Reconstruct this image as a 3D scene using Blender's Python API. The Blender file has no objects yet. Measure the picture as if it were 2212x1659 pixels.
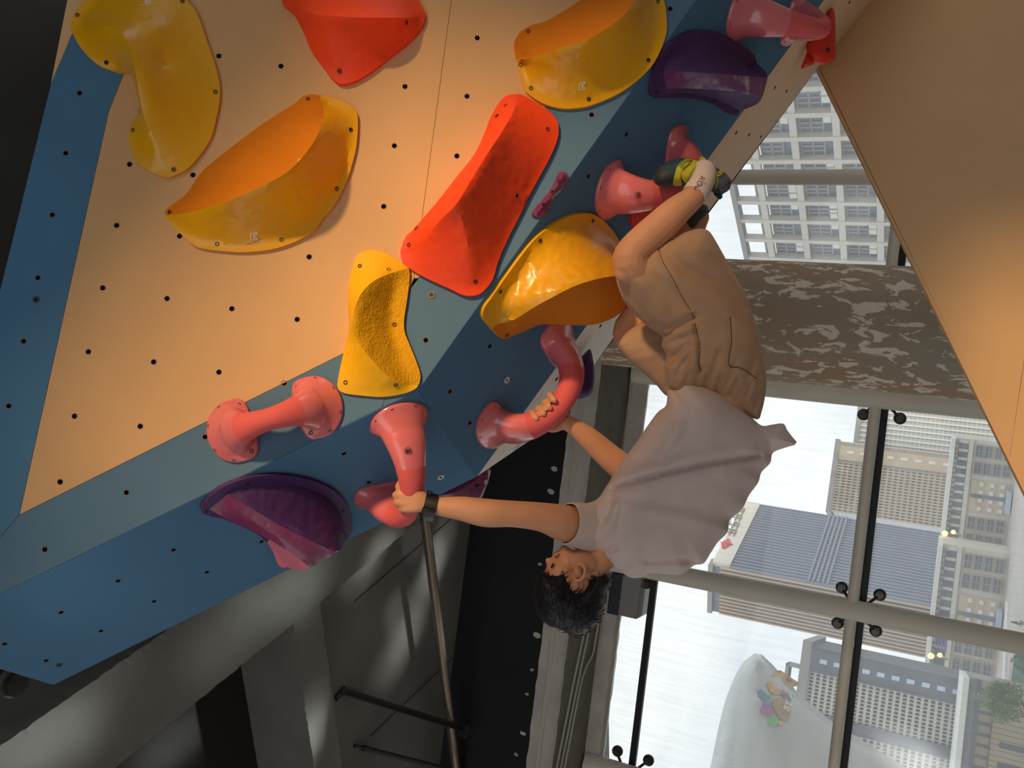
import bpy, bmesh, math, random
import numpy as np
from mathutils import Vector, Matrix
from mathutils.geometry import delaunay_2d_cdt

random.seed(7)
RNG = np.random.default_rng(11)
scene = bpy.context.scene
COL = scene.collection

# ------------------------------------------------------------------ camera
CX, CY, FPX = 1106.0, 829.5, 1929.0          # image centre and focal length in px of the 2212x1659 frame
CAMZ = 1.5                                    # eye height above the mats
_up = np.array([-3956.0, -446.0, FPX]); _up /= np.linalg.norm(_up)      # zenith vanishing point
_fw = np.array([0, 0, 1.0]); _fw -= _up * (_fw @ _up); _fw /= np.linalg.norm(_fw)
_rt = np.cross(_fw, _up)
MW = np.array([_rt, _fw, _up])                # camera axes (right, down, forward) -> world
ORG = np.array([0, 0, CAMZ])
cam_data = bpy.data.cameras.new('camera'); cam = bpy.data.objects.new('camera', cam_data); COL.objects.link(cam)
cam_data.sensor_fit = 'HORIZONTAL'; cam_data.sensor_width = 36.0; cam_data.lens = FPX / 2212.0 * 36.0
cam_data.clip_start = 0.05; cam_data.clip_end = 2000
_cx, _cy, _cz = MW @ [1, 0, 0], MW @ [0, -1, 0], MW @ [0, 0, -1]
cam.matrix_world = Matrix(((_cx[0], _cy[0], _cz[0], 0), (_cx[1], _cy[1], _cz[1], 0), (_cx[2], _cy[2], _cz[2], CAMZ), (0, 0, 0, 1)))
scene.camera = cam

# ------------------------------------------------------------------ sky, sun, exposure
scene.view_settings.view_transform = 'Standard'
scene.view_settings.look = 'None'
scene.view_settings.gamma = 1.0
scene.view_settings.use_curve_mapping = False
scene.view_settings.exposure = 0.0
scene.cycles.use_denoising = True
scene.cycles.max_bounces = 8
scene.cycles.transparent_max_bounces = 12
scene.cycles.sample_clamp_indirect = 6.0
scene.cycles.caustics_reflective = False
scene.cycles.caustics_refractive = False
world = bpy.data.worlds.new('sky'); scene.world = world; world.use_nodes = True
_nt = world.node_tree; _nt.nodes.clear()
_o = _nt.nodes.new('ShaderNodeOutputWorld'); _b = _nt.nodes.new('ShaderNodeBackground')
_tc = _nt.nodes.new('ShaderNodeTexCoord'); _mp = _nt.nodes.new('ShaderNodeMapping'); _nz = _nt.nodes.new('ShaderNodeTexNoise'); _cr = _nt.nodes.new('ShaderNodeValToRGB')
_mp.inputs['Scale'].default_value = (1.6, 1.6, 4.0)
_nz.inputs['Scale'].default_value = 2.2; _nz.inputs['Detail'].default_value = 5.0
_cr.color_ramp.elements[0].position = 0.34; _cr.color_ramp.elements[0].color = (0.66, 0.73, 0.80, 1)
_cr.color_ramp.elements[1].position = 0.60; _cr.color_ramp.elements[1].color = (1.0, 1.0, 1.0, 1)
_nt.links.new(_tc.outputs['Generated'], _mp.inputs['Vector']); _nt.links.new(_mp.outputs['Vector'], _nz.inputs['Vector'])
_nt.links.new(_nz.outputs['Fac'], _cr.inputs['Fac']); _nt.links.new(_cr.outputs['Color'], _b.inputs['Color'])
_b.inputs['Strength'].default_value = 1.40
_nt.links.new(_b.outputs['Background'], _o.inputs['Surface'])
SUN_DIR = np.array([-0.535, 0.837, -0.119]); SUN_DIR /= np.linalg.norm(SUN_DIR)
_sd = bpy.data.lights.new('evening_sun', 'SUN'); _sun = bpy.data.objects.new('evening_sun', _sd); COL.objects.link(_sun)
_sd.energy = 3.1; _sd.angle = math.radians(4.5); _sd.color = (1.0, 0.66, 0.32)
_sun.rotation_euler = Vector(-SUN_DIR).to_track_quat('Z', 'Y').to_euler()
# added spot lamps standing in for reflected sunlight on the concrete soffits
def glint(name, loc, target, power, size_deg, nscale, lo, hi, color, seed, blend=0.5):
    d = bpy.data.lights.new(name, 'SPOT'); o = bpy.data.objects.new(name, d); COL.objects.link(o)
    d.energy = power; d.spot_size = math.radians(size_deg); d.spot_blend = blend; d.shadow_soft_size = 0.15; d.color = color
    o.location = loc; o.rotation_euler = (Vector(loc) - Vector(target)).to_track_quat('Z', 'Y').to_euler()
    d.use_nodes = True; nt = d.node_tree; nt.nodes.clear()
    out = nt.nodes.new('ShaderNodeOutputLight'); em = nt.nodes.new('ShaderNodeEmission'); tc = nt.nodes.new('ShaderNodeNewGeometry')
    mp = nt.nodes.new('ShaderNodeMapping'); mp.inputs['Location'].default_value = (seed, seed * .7, seed * .3); mp.inputs['Scale'].default_value = nscale
    nz = nt.nodes.new('ShaderNodeTexNoise'); nz.inputs['Scale'].default_value = 1.0; nz.inputs['Detail'].default_value = 2.5
    mr = nt.nodes.new('ShaderNodeMapRange'); mr.interpolation_type = 'SMOOTHSTEP'; mr.inputs['From Min'].default_value = lo; mr.inputs['From Max'].default_value = hi
    nt.links.new(tc.outputs['Incoming'], mp.inputs['Vector']); nt.links.new(mp.outputs['Vector'], nz.inputs['Vector'])
    nt.links.new(nz.outputs['Fac'], mr.inputs['Value']); nt.links.new(mr.outputs['Result'], em.inputs['Strength'])
    nt.links.new(em.outputs['Emission'], out.inputs['Surface'])
    return o

# ------------------------------------------------------------------ geometry helpers
def ray(px, py): return np.array([(px - CX) / FPX, (py - CY) / FPX, 1.0])
def P(px, py, z): return MW @ (ray(px, py) * z) + ORG                 # point at camera depth z
def rdir(px, py): return MW @ ray(px, py)
class Plane:                                   # n: unit normal facing the room, q: a point (world)
    def __init__(s, n, q):
        s.n = np.array(n, float) / np.linalg.norm(n); s.q = np.array(q, float)
        s.u = np.cross([0, 0, 1.0], s.n)
        s.u = s.u / np.linalg.norm(s.u) if np.linalg.norm(s.u) > 1e-6 else np.array([1.0, 0, 0])
        s.v = np.cross(s.n, s.u)
    def at(s, px, py, h=0.0):
        r = rdir(px, py); q = s.q + s.n * h
        return ORG + r * (((q - ORG) @ s.n) / (r @ s.n))
    def uv(s, p): d = np.asarray(p) - s.q; return np.array([d @ s.u, d @ s.v])
    def xyz(s, a, b, h=0.0): return s.q + s.u * a + s.v * b + s.n * h
def _rot(v, k, a): return v * math.cos(a) + np.cross(k, v) * math.sin(a) + k * (k @ v) * (1 - math.cos(a))
def fold(pl, p, q, deg):
    a, b = pl.at(*p), pl.at(*q); k = (b - a) / np.linalg.norm(b - a)
    n = _rot(pl.n, k, math.radians(deg)); return Plane(n, a)
_nA = np.array([-0.03308222, 0.12052476, 0.99215893])
PA = Plane(MW @ -_nA, ORG + (MW @ _nA) * 2.7235)      # the big front face of the overhang, fitted to its 20 cm bolt grid
PE = fold(PA, (903, 844), (0, 1283), -60)             # its left side face
PB = fold(PA, (903, 844), (1320, 258), 60)            # its underside
PC = fold(PB, (1030, 1030), (1780, 0), 12)            # the strip behind the underside
_a, _b2 = PC.at(1765, 150), PC.at(1885, 0)
_n = np.cross(_b2 - _a, [0, 0, 1.0]); _n = -_n if _n[1] > 0 else _n
PD = Plane(_n, _a)                                    # the upright wall the underside starts from

def empty(name, loc, parent=None):
    o = bpy.data.objects.new(name, None); COL.objects.link(o); o.location = loc
    o.empty_display_size = 0.1
    if parent is not None: o.parent = parent
    return o
def tag(o, label=None, cat=None, group=None, kind=None):
    if label: o['label'] = label
    if cat: o['category'] = cat
    if group: o['group'] = group
    if kind: o['kind'] = kind
    return o
def wloc(o):
    v = Vector((0, 0, 0))
    while o is not None: v += o.location; o = o.parent
    return np.array(v)
def mesh_obj(name, verts, faces, mat, parent=None, smooth=False, sharp=None, origin=None):
    """verts in world space; links ONE mesh object whose origin is the parent's (or origin)."""
    verts = np.asarray(verts, float)
    o_ = wloc(parent) if parent is not None else (np.array(origin, float) if origin is not None else np.array([0, 0, 0.0]))
    me = bpy.data.meshes.new(name)
    me.from_pydata((verts - o_).tolist(), [], [list(map(int, f)) for f in faces])
    me.validate(); me.update()
    if smooth:
        me.shade_smooth()
        if sharp: me.set_sharp_from_angle(angle=math.radians(sharp))
    for m in (mat if isinstance(mat, (list, tuple)) else [mat]):
        me.materials.append(m)
    ob = bpy.data.objects.new(name, me); COL.objects.link(ob)
    if parent is not None: ob.parent = parent
    elif origin is not None: ob.location = origin
    return ob
class MB:
    """collects simple solids (world space) into one mesh"""
    def __init__(s): s.v = []; s.f = []
    def add(s, v, f):
        k = len(s.v); s.v += [np.asarray(p, float) for p in v]; s.f += [[i + k for i in q] for q in f]; return s
    def box8(s, c):      # 8 corners: bottom loop 0-3, top loop 4-7
        return s.add(c, [(0, 3, 2, 1), (4, 5, 6, 7), (0, 1, 5, 4), (1, 2, 6, 5), (2, 3, 7, 6), (3, 0, 4, 7)])
    def box(s, c, ax, ay, az, hx, hy, hz):
        c, ax, ay, az = (np.asarray(t, float) for t in (c, ax, ay, az))
        return s.box8([c + ax * hx * i + ay * hy * j + az * hz * k for k in (-1, 1) for i, j in ((-1, -1), (1, -1), (1, 1), (-1, 1))])
    def aabox(s, lo, hi):
        lo, hi = np.array(lo, float), np.array(hi, float)
        return s.box((lo + hi) / 2, [1, 0, 0], [0, 1, 0], [0, 0, 1], *((hi - lo) / 2))
    def prism(s, loop, d):   # loop of points extruded by vector d
        n = len(loop); a = [np.asarray(p, float) for p in loop]; b = [p + np.asarray(d, float) for p in a]
        return s.add(a + b, [list(range(n))[::-1], list(range(n, 2 * n))] + [(i, (i + 1) % n, n + (i + 1) % n, n + i) for i in range(n)])
    def tube(s, pts, rad, n=10, caps=True, flat=None):
        pts = [np.asarray(p, float) for p in pts]; m = len(pts)
        rad = [rad] * m if np.isscalar(rad) else list(rad)
        rings, prev = [], None
        for i in range(m):
            t = pts[min(i + 1, m - 1)] - pts[max(i - 1, 0)]; t = t / (np.linalg.norm(t) + 1e-12)
            if prev is None:
                a = np.cross(t, [0, 0, 1.0]);
                if np.linalg.norm(a) < 1e-3: a = np.cross(t, [1.0, 0, 0])
            else: a = prev - t * (prev @ t)
            a = a / np.linalg.norm(a); b = np.cross(t, a); prev = a
            rings.append([pts[i] + (a * math.cos(2 * math.pi * k / n) + b * math.sin(2 * math.pi * k / n)) * rad[i] for k in range(n)])
        return s.rings(rings, caps)
    def rings(s, rings, caps=True, closed=True):
        n = len(rings[0]); v = [p for r in rings for p in r]; f = []
        for i in range(len(rings) - 1):
            for k in range(n if closed else n - 1):
                f.append((i * n + k, i * n + (k + 1) % n, (i + 1) * n + (k + 1) % n, (i + 1) * n + k))
        if caps: f += [list(range(n))[::-1], [(len(rings) - 1) * n + k for k in range(n)]]
        return s.add(v, f)
    def sphere(s, c, r, nu=10, nv=6, axes=None):
        c = np.asarray(c, float); r = np.array([r] * 3 if np.isscalar(r) else r, float)
        A = np.eye(3) if axes is None else np.asarray(axes, float)
        v = [c + A.T @ (r * [0, 0, -1])]; f = []
        for j in range(1, nv):
            th = -math.pi / 2 + math.pi * j / nv
            for i in range(nu):
                ph = 2 * math.pi * i / nu
                v.append(c + A.T @ (r * [math.cos(th) * math.cos(ph), math.cos(th) * math.sin(ph), math.sin(th)]))
        v.append(c + A.T @ (r * [0, 0, 1])); L = len(v) - 1
        for i in range(nu):
            f.append((0, 1 + (i + 1) % nu, 1 + i)); f.append((L, L - nu + i, L - nu + (i + 1) % nu))
            for j in range(nv - 2):
                a = 1 + j * nu; f.append((a + i, a + (i + 1) % nu, a + nu + (i + 1) % nu, a + nu + i))
        return s.add(v, f)
    def build(s, name, mat, parent=None, smooth=False, sharp=40, origin=None):
        return mesh_obj(name, s.v, s.f, mat, parent, smooth, sharp, origin)
def fix_normals(ob):
    bm = bmesh.new(); bm.from_mesh(ob.data); bmesh.ops.recalc_face_normals(bm, faces=bm.faces); bm.to_mesh(ob.data); bm.free(); return ob

def catmull(pts, step, closed=False):
    """resample a control polyline (any dimension; first two are x, y) as a smooth curve"""
    p = np.asarray(pts, float); n = len(p); out = []
    for i in range(n if closed else n - 1):
        if closed: a, b, c, d = p[(i - 1) % n], p[i], p[(i + 1) % n], p[(i + 2) % n]
        else: a, b, c, d = p[max(i - 1, 0)], p[i], p[i + 1], p[min(i + 2, n - 1)]
        k = max(1, int(round(np.linalg.norm((c - b)[:2]) / step)))
        for t in np.arange(k) / k:
            out.append(0.5 * ((2 * b) + (c - a) * t + (2 * a - 5 * b + 4 * c - d) * t * t + (3 * b - a - 3 * c + d) * t ** 3))
    if not closed: out.append(p[-1])
    return np.array(out)
def inside(poly, pts):
    poly = np.asarray(poly)[:, :2]; pts = np.asarray(pts)[:, :2]
    x, y = pts[:, 0], pts[:, 1]; r = np.zeros(len(pts), bool); n = len(poly)
    for i in range(n):
        x1, y1 = poly[i]; x2, y2 = poly[(i + 1) % n]
        if y1 == y2: continue
        c = ((y1 > y) != (y2 > y)) & (x < (x2 - x1) * (y - y1) / (y2 - y1) + x1); r ^= c
    return r
def seg_dist(poly, pts, closed=True):
    poly = np.asarray(poly)[:, :2]; pts = np.asarray(pts)[:, :2]; d = np.full(len(pts), 1e9); n = len(poly)
    for i in range(n if closed else n - 1):
        a, b = poly[i], poly[(i + 1) % n]; ab = b - a; t = np.clip(((pts - a) @ ab) / (ab @ ab + 1e-12), 0, 1)
        d = np.minimum(d, np.linalg.norm(pts - (a + t[:, None] * ab), axis=1))
    return d
def cdt(outline, lines=(), step=9.0, extra=None, jitter=0.15):
    """triangulate a pixel-space outline with constraint polylines and interior points -> pts (n,2), tris, index of outline, indices of lines"""
    V = [tuple(p[:2]) for p in outline]; n = len(V); Ed = [(i, (i + 1) % n) for i in range(n)]; li = []
    for l in lines:
        k = len(V); V += [tuple(p[:2]) for p in l]; Ed += [(k + i, k + i + 1) for i in range(len(l) - 1)]; li.append((k, k + len(l)))
    lo, hi = np.min(V, 0), np.max(V, 0)
    gx, gy = np.meshgrid(np.arange(lo[0], hi[0], step), np.arange(lo[1], hi[1], step * 0.87))
    gx = gx + (np.arange(gx.shape[0]) % 2)[:, None] * step / 2
    g = np.c_[gx.ravel(), gy.ravel()] + RNG.uniform(-jitter, jitter, (gx.size, 2)) * step
    g = g[inside(outline, g)]; ex = np.array(V)
    if len(g):
        d = np.min(np.linalg.norm(g[:, None, :] - ex[None], axis=2), axis=1); g = g[d > 0.62 * step]
    V += [tuple(p) for p in g]
    r = delaunay_2d_cdt([Vector(p) for p in V], Ed, [], 0, 1e-5)
    vo = np.array([tuple(p) for p in r[0]]); tr = np.array([f for f in r[2] if len(f) == 3])
    orig = r[3]; back = {}
    for i, o in enumerate(orig):
        for q in o: back[q] = i
    cen = vo[tr].mean(1); tr = tr[inside(outline, cen)]
    oi = [back.get(i) for i in range(n)]
    return vo, tr, oi, [[back.get(i) for i in range(a, b)] for a, b in li]
def relax(npts, tris, fixed, vals, bi=0.0):
    """harmonic (bi=0) to biharmonic (bi=1) fill-in of heights from fixed vertices (conjugate gradients)"""
    e = np.unique(np.sort(np.r_[tris[:, [0, 1]], tris[:, [1, 2]], tris[:, [2, 0]]], axis=1), axis=0); i, j = e[:, 0], e[:, 1]
    deg = np.bincount(np.r_[i, j], minlength=npts).astype(float); dg = np.maximum(deg, 1)
    def lap(x): return deg * x - np.bincount(i, x[j], npts) - np.bincount(j, x[i], npts)
    fx = np.zeros(npts, bool); fx[fixed] = True; h = np.zeros(npts); h[fixed] = vals; fr = ~fx & (deg > 0)
    def A(x): y = lap(x); y = (1 - bi) * y + (bi * .6 * lap(y / 2.0) if bi else 0); return np.where(fr, y, 0.0)
    if not fr.any(): return h
    m = float(np.mean(vals)); h[fr] = m
    r = -A(h); p = r.copy(); rs = r @ r; s0 = rs + 1e-30
    for _ in range(1500 if bi < .2 else 5000):
        if rs < 1e-14 * s0 or rs < 1e-20: break
        Ap = A(p); al = rs / (p @ Ap + 1e-30); h = h + al * p; r = r - al * Ap; rn = r @ r; p = r + (rn / rs) * p; rs = rn
    return h

# ------------------------------------------------------------------ materials
def lin(c):
    c = np.array(c, float) / 255.0
    return tuple(np.where(c <= 0.04045, c / 12.92, ((c + 0.055) / 1.055) ** 2.4)) + (1.0,)
def mat(name, rgb, rough=0.5, spec=0.4, coat=0.0, metal=0.0, var=0.0, vscale=3.0, rgb2=None, v2=(0.45, 0.6), bump=0.0, bscale=200.0, detail=4.0, emit=None, stretch=None, coat_rough=0.08, sss=0.0, sheen=0.0):
    m = bpy.data.materials.new(name); m.use_nodes = True; nt = m.node_tree; b = nt.nodes['Principled BSDF']
    c = lin(rgb); b.inputs['Base Color'].default_value = c
    b.inputs['Roughness'].default_value = rough; b.inputs['Specular IOR Level'].default_value = spec
    b.inputs['Metallic'].default_value = metal; b.inputs['Coat Weight'].default_value = coat; b.inputs['Coat Roughness'].default_value = coat_rough
    if sheen: b.inputs['Sheen Weight'].default_value = sheen
    if sss:
        b.inputs['Subsurface Weight'].default_value = sss; b.inputs['Subsurface Radius'].default_value = (0.012, 0.005, 0.003); b.inputs['Subsurface Scale'].default_value = 1.0
    if emit: b.inputs['Emission Color'].default_value = lin(emit[0]); b.inputs['Emission Strength'].default_value = emit[1]
    tc = nt.nodes.new('ShaderNodeTexCoord'); src = tc.outputs['Object']
    if stretch:
        mp = nt.nodes.new('ShaderNodeMapping'); mp.inputs['Scale'].default_value = stretch; nt.links.new(src, mp.inputs['Vector']); src = mp.outputs['Vector']
    if var or rgb2:
        nz = nt.nodes.new('ShaderNodeTexNoise'); nz.inputs['Scale'].default_value = vscale; nz.inputs['Detail'].default_value = detail
        nt.links.new(src, nz.inputs['Vector']); cr = nt.nodes.new('ShaderNodeValToRGB')
        e = cr.color_ramp.elements
        if rgb2:
            e[0].position, e[1].position = v2; e[0].color = c; e[1].color = lin(rgb2)
        else:
            e[0].position, e[1].position = 0.3, 0.7
            e[0].color = tuple(x * (1 - var) for x in c[:3]) + (1,); e[1].color = tuple(min(1, x * (1 + var)) for x in c[:3]) + (1,)
        nt.links.new(nz.outputs['Fac'], cr.inputs['Fac']); nt.links.new(cr.outputs['Color'], b.inputs['Base Color'])
    if bump:
        nb = nt.nodes.new('ShaderNodeTexNoise'); nb.inputs['Scale'].default_value = bscale; nb.inputs['Detail'].default_value = 3.0
        nt.links.new(src, nb.inputs['Vector']); bp = nt.nodes.new('ShaderNodeBump'); bp.inputs['Strength'].default_value = bump; bp.inputs['Distance'].default_value = 0.01
        nt.links.new(nb.outputs['Fac'], bp.inputs['Height']); nt.links.new(bp.outputs['Normal'], b.inputs['Normal'])
    return m
M_TAN = mat('tan_wall_paint', (220, 174, 124), 0.8, 0.25, var=0.05, vscale=2.5, bump=0.12, bscale=260)
M_TAN2 = mat('tan_wall_paint_smooth', (220, 178, 132), 0.85, 0.2, var=0.05, vscale=1.6, bump=0.05, bscale=200)
M_BLUE = mat('blue_wall_paint', (76, 122, 158), 0.75, 0.3, var=0.07, vscale=2.0, bump=0.12, bscale=260)
M_BLUE2 = mat('sunlit_blue_paint', (88, 122, 150), 0.75, 0.3, var=0.08, vscale=2.0, bump=0.12, bscale=260)  # the blue paint again, greyed as warm sun makes it look
M_STRIP = mat('window_lit_tan', (234, 208, 176), 0.85, 0.2, var=0.05, vscale=1.6)  # the tan paint again, lightened to stand in for window light
M_PLYW = mat('pale_streaky_plywood', (246, 242, 234), 0.8, 0.25, rgb2=(200, 194, 182), v2=(0.55, 0.72), vscale=3.0, stretch=(1, 3, 6), detail=6)  # near-white plywood with greyer streaks
M_BACK = mat('wall_backing', (30, 26, 24), 0.9)
M_EDGE = mat('plywood_edge', (190, 138, 86), 0.8)
M_HOLE = mat('hole_dark', (24, 20, 18), 0.9)
M_STEEL = mat('zinc_steel', (150, 140, 128), 0.35, metal=0.85)
M_BLACKSTEEL = mat('dark_screw', (70, 66, 60), 0.45, metal=0.6)
M_WASHER = mat('white_washer', (226, 226, 222), 0.5)
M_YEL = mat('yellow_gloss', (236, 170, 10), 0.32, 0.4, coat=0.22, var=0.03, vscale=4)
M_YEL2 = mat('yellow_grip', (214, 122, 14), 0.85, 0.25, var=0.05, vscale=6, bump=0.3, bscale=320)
M_YELM = mat('yellow_matte', (244, 182, 8), 0.6, 0.35, var=0.05, vscale=6, bump=0.1, bscale=300)
M_YELM2 = mat('yellow_rough_dish', (226, 164, 6), 0.75, 0.3, var=0.06, vscale=20, bump=0.5, bscale=140)
M_ORG = mat('orange_red_matte', (248, 74, 28), 0.55, 0.35, var=0.04, vscale=4, bump=0.06, bscale=300)
M_PUR = mat('purple_gloss', (104, 56, 110), 0.3, 0.5, coat=0.35, rgb2=(176, 158, 168), v2=(0.60, 0.80), vscale=7, stretch=(1, 1, 7), detail=8)
M_PUR2 = mat('purple_matte', (74, 42, 98), 0.6, 0.35, var=0.06, vscale=6)
M_PLUM = mat('plum_gloss', (120, 52, 96), 0.25, 0.5, coat=0.5, var=0.05, vscale=5)
M_PNK = mat('pink_gloss', (224, 116, 120), 0.22, 0.5, coat=0.55, var=0.03, vscale=5)
M_PNK2 = mat('pink_grip', (222, 98, 98), 0.75, 0.3, var=0.04, vscale=8, bump=0.2, bscale=320)
M_PNKL = mat('light_pink_grip', (240, 126, 146), 0.75, 0.3)
M_RED = mat('red_matte', (226, 52, 34), 0.5, 0.35, var=0.05, vscale=6)
M_PRINTW = mat('white_print', (244, 238, 220), 0.6)
M_PRINTB = mat('black_print', (26, 22, 22), 0.6)
M_CONC = mat('raw_concrete', (118, 118, 114), 0.85, 0.25, var=0.16, vscale=2.2, bump=0.25, bscale=40, detail=8)
M_CONCD = mat('dark_concrete', (84, 84, 82), 0.85, 0.25, var=0.2, vscale=1.6, bump=0.25, bscale=40, detail=8)  # concrete in a darker grey than the raw beams
M_CONCL = mat('pale_concrete', (206, 202, 192), 0.85, 0.2, var=0.14, vscale=5, bump=0.3, bscale=60, detail=8)
M_DARK = mat('black_wall_paint', (34, 36, 38), 0.7, 0.3, var=0.1, vscale=1.2)
M_RECESS = mat('grey_board', (126, 124, 116), 0.8, 0.2, var=0.12, vscale=6)
M_CHALK = mat('white_plaster_line', (206, 202, 190), 0.8)
M_PIPEW = mat('cream_painted_pipe', (236, 230, 216), 0.45, 0.4, var=0.04, vscale=3)
M_GALV = mat('galvanised_pipe', (136, 124, 114), 0.35, 0.5, metal=0.7, var=0.08, vscale=3)
M_RUBBER = mat('black_glazing_seal', (26, 28, 32), 0.5)
M_CABLE = mat('white_cable', (202, 200, 192), 0.5)
M_SPIDER = mat('cast_spider_steel', (84, 80, 74), 0.35, 0.5, metal=0.7)
M_STEELD = mat('dark_angle_steel', (44, 44, 46), 0.6)
M_MAT = mat('grey_crash_mat', (202, 198, 192), 0.8)
M_WALLP = mat('plain_grey_plaster', (214, 208, 198), 0.9)
M_CEIL = mat('dark_ceiling', (30, 28, 26), 0.9)  # near-black ceiling tone, also on the pipe stub
# peeling paint on the round column
def column_mat():
    m = mat('peeling_column_paint', (122, 108, 92), 0.85, 0.2, bump=0.35, bscale=26); nt = m.node_tree; b = nt.nodes['Principled BSDF']
    tc = nt.nodes.new('ShaderNodeTexCoord'); mp = nt.nodes.new('ShaderNodeMapping'); mp.inputs['Scale'].default_value = (1, 1, 0.42); nt.links.new(tc.outputs['Object'], mp.inputs['Vector'])
    n1 = nt.nodes.new('ShaderNodeTexNoise'); n1.inputs['Scale'].default_value = 15.0; n1.inputs['Detail'].default_value = 9; n1.inputs['Roughness'].default_value = 0.62; n1.inputs['Distortion'].default_value = 0.6
    n2 = nt.nodes.new('ShaderNodeTexNoise'); n2.inputs['Scale'].default_value = 2.0; n2.inputs['Detail'].default_value = 6
    for n in (n1, n2): nt.links.new(mp.outputs['Vector'], n.inputs['Vector'])
    r1 = nt.nodes.new('ShaderNodeValToRGB'); r1.color_ramp.elements[0].position = 0.545; r1.color_ramp.elements[1].position = 0.562
    r2 = nt.nodes.new('ShaderNodeValToRGB'); r2.color_ramp.elements[0].position = 0.35; r2.color_ramp.elements[1].position = 0.65
    r2.color_ramp.elements[0].color = lin((172, 166, 152)); r2.color_ramp.elements[1].color = lin((184, 154, 130))
    nt.links.new(n1.outputs['Fac'], r1.inputs['Fac']); nt.links.new(n2.outputs['Fac'], r2.inputs['Fac'])
    mx = nt.nodes.new('ShaderNodeMix'); mx.data_type = 'RGBA'; nt.links.new(r1.outputs['Color'], mx.inputs[0]); nt.links.new(r2.outputs['Color'], mx.inputs[6]); mx.inputs[7].default_value = lin((244, 232, 216))
    nt.links.new(mx.outputs[2], b.inputs['Base Color']); return m
M_COLUMN = column_mat()
def glass_mat():
    m = bpy.data.materials.new('dusty_window_glass'); m.use_nodes = True; nt = m.node_tree; nt.nodes.clear()
    o = nt.nodes.new('ShaderNodeOutputMaterial'); t = nt.nodes.new('ShaderNodeBsdfTransparent'); g = nt.nodes.new('ShaderNodeBsdfGlossy'); d = nt.nodes.new('ShaderNodeBsdfTranslucent')
    t.inputs['Color'].default_value = (0.95, 0.97, 0.97, 1); g.inputs['Roughness'].default_value = 0.02; d.inputs['Color'].default_value = (0.85, 0.87, 0.88, 1)
    tc = nt.nodes.new('ShaderNodeTexCoord'); mp = nt.nodes.new('ShaderNodeMapping'); mp.inputs['Scale'].default_value = (14, 14, 0.8)
    nz = nt.nodes.new('ShaderNodeTexNoise'); nz.inputs['Scale'].default_value = 2.4; nz.inputs['Detail'].default_value = 7
    mr = nt.nodes.new('ShaderNodeMapRange'); mr.inputs['From Min'].default_value = 0.42; mr.inputs['From Max'].default_value = 0.75; mr.inputs['To Min'].default_value = 0.14; mr.inputs['To Max'].default_value = 0.20
    nt.links.new(tc.outputs['Object'], mp.inputs['Vector']); nt.links.new(mp.outputs['Vector'], nz.inputs['Vector']); nt.links.new(nz.outputs['Fac'], mr.inputs['Value'])
    m1 = nt.nodes.new('ShaderNodeMixShader'); nt.links.new(mr.outputs['Result'], m1.inputs[0]); nt.links.new(t.outputs[0], m1.inputs[1]); nt.links.new(d.outputs[0], m1.inputs[2])
    fr = nt.nodes.new('ShaderNodeFresnel'); fr.inputs['IOR'].default_value = 1.35
    m2 = nt.nodes.new('ShaderNodeMixShader'); nt.links.new(fr.outputs[0], m2.inputs[0]); nt.links.new(m1.outputs[0], m2.inputs[1]); nt.links.new(g.outputs[0], m2.inputs[2])
    nt.links.new(m2.outputs[0], o.inputs['Surface']); return m
M_GLASS = glass_mat()

# ------------------------------------------------------------------ the room around the wall
def zat(px, py, z):                     # pixel -> point on the horizontal plane z (world)
    r = rdir(px, py); return ORG + r * ((z - ORG[2]) / r[2])
def struct(o): o['kind'] = 'structure'; return o
BU = np.array([0.35, 0.937, 0]); BU /= np.linalg.norm(BU); BV = np.array([-BU[1], BU[0], 0]); UZ = np.array([0, 0, 1.0])
ZB = CAMZ + 3.2                         # underside of the beams
def bc(px, py, z=ZB): p = zat(px, py, z); return p @ BU, p @ BV
o1 = (bc(0, 1600)[1] + bc(640, 1175)[1]) / 2; o2 = (bc(250, 1659)[1] + bc(690, 1300)[1] + bc(1000, 1050)[1]) / 3
a1 = (bc(640, 1370)[0] + bc(680, 1659)[0]) / 2; a2 = (bc(690, 1300)[0] + bc(745, 1659)[0]) / 2
ZS = ZB + 0.10                          # plain soffit beyond the cross beam
wc = zat(1020, 1100, ZS); wd = zat(975, 1659, ZS)
WU = np.array([0.998, 0.03, 0]); WU /= np.linalg.norm(WU); WN = np.cross(WU, UZ); WN = WN if WN[1] < 0 else -WN   # window wall: along, towards the room
WALL = Plane(WN, wc)                    # dark painted wall over the window
def bbox_uv(name, a0, a1_, b0, b1, z0, z1, m):       # box in beam coordinates
    c = [BU * a + BV * b + UZ * z for z in (z0, z1) for a, b in ((a0, b0), (a1_, b0), (a1_, b1), (a0, b1))]
    return fix_normals(MB().box8(c).build(name, m))
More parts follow.
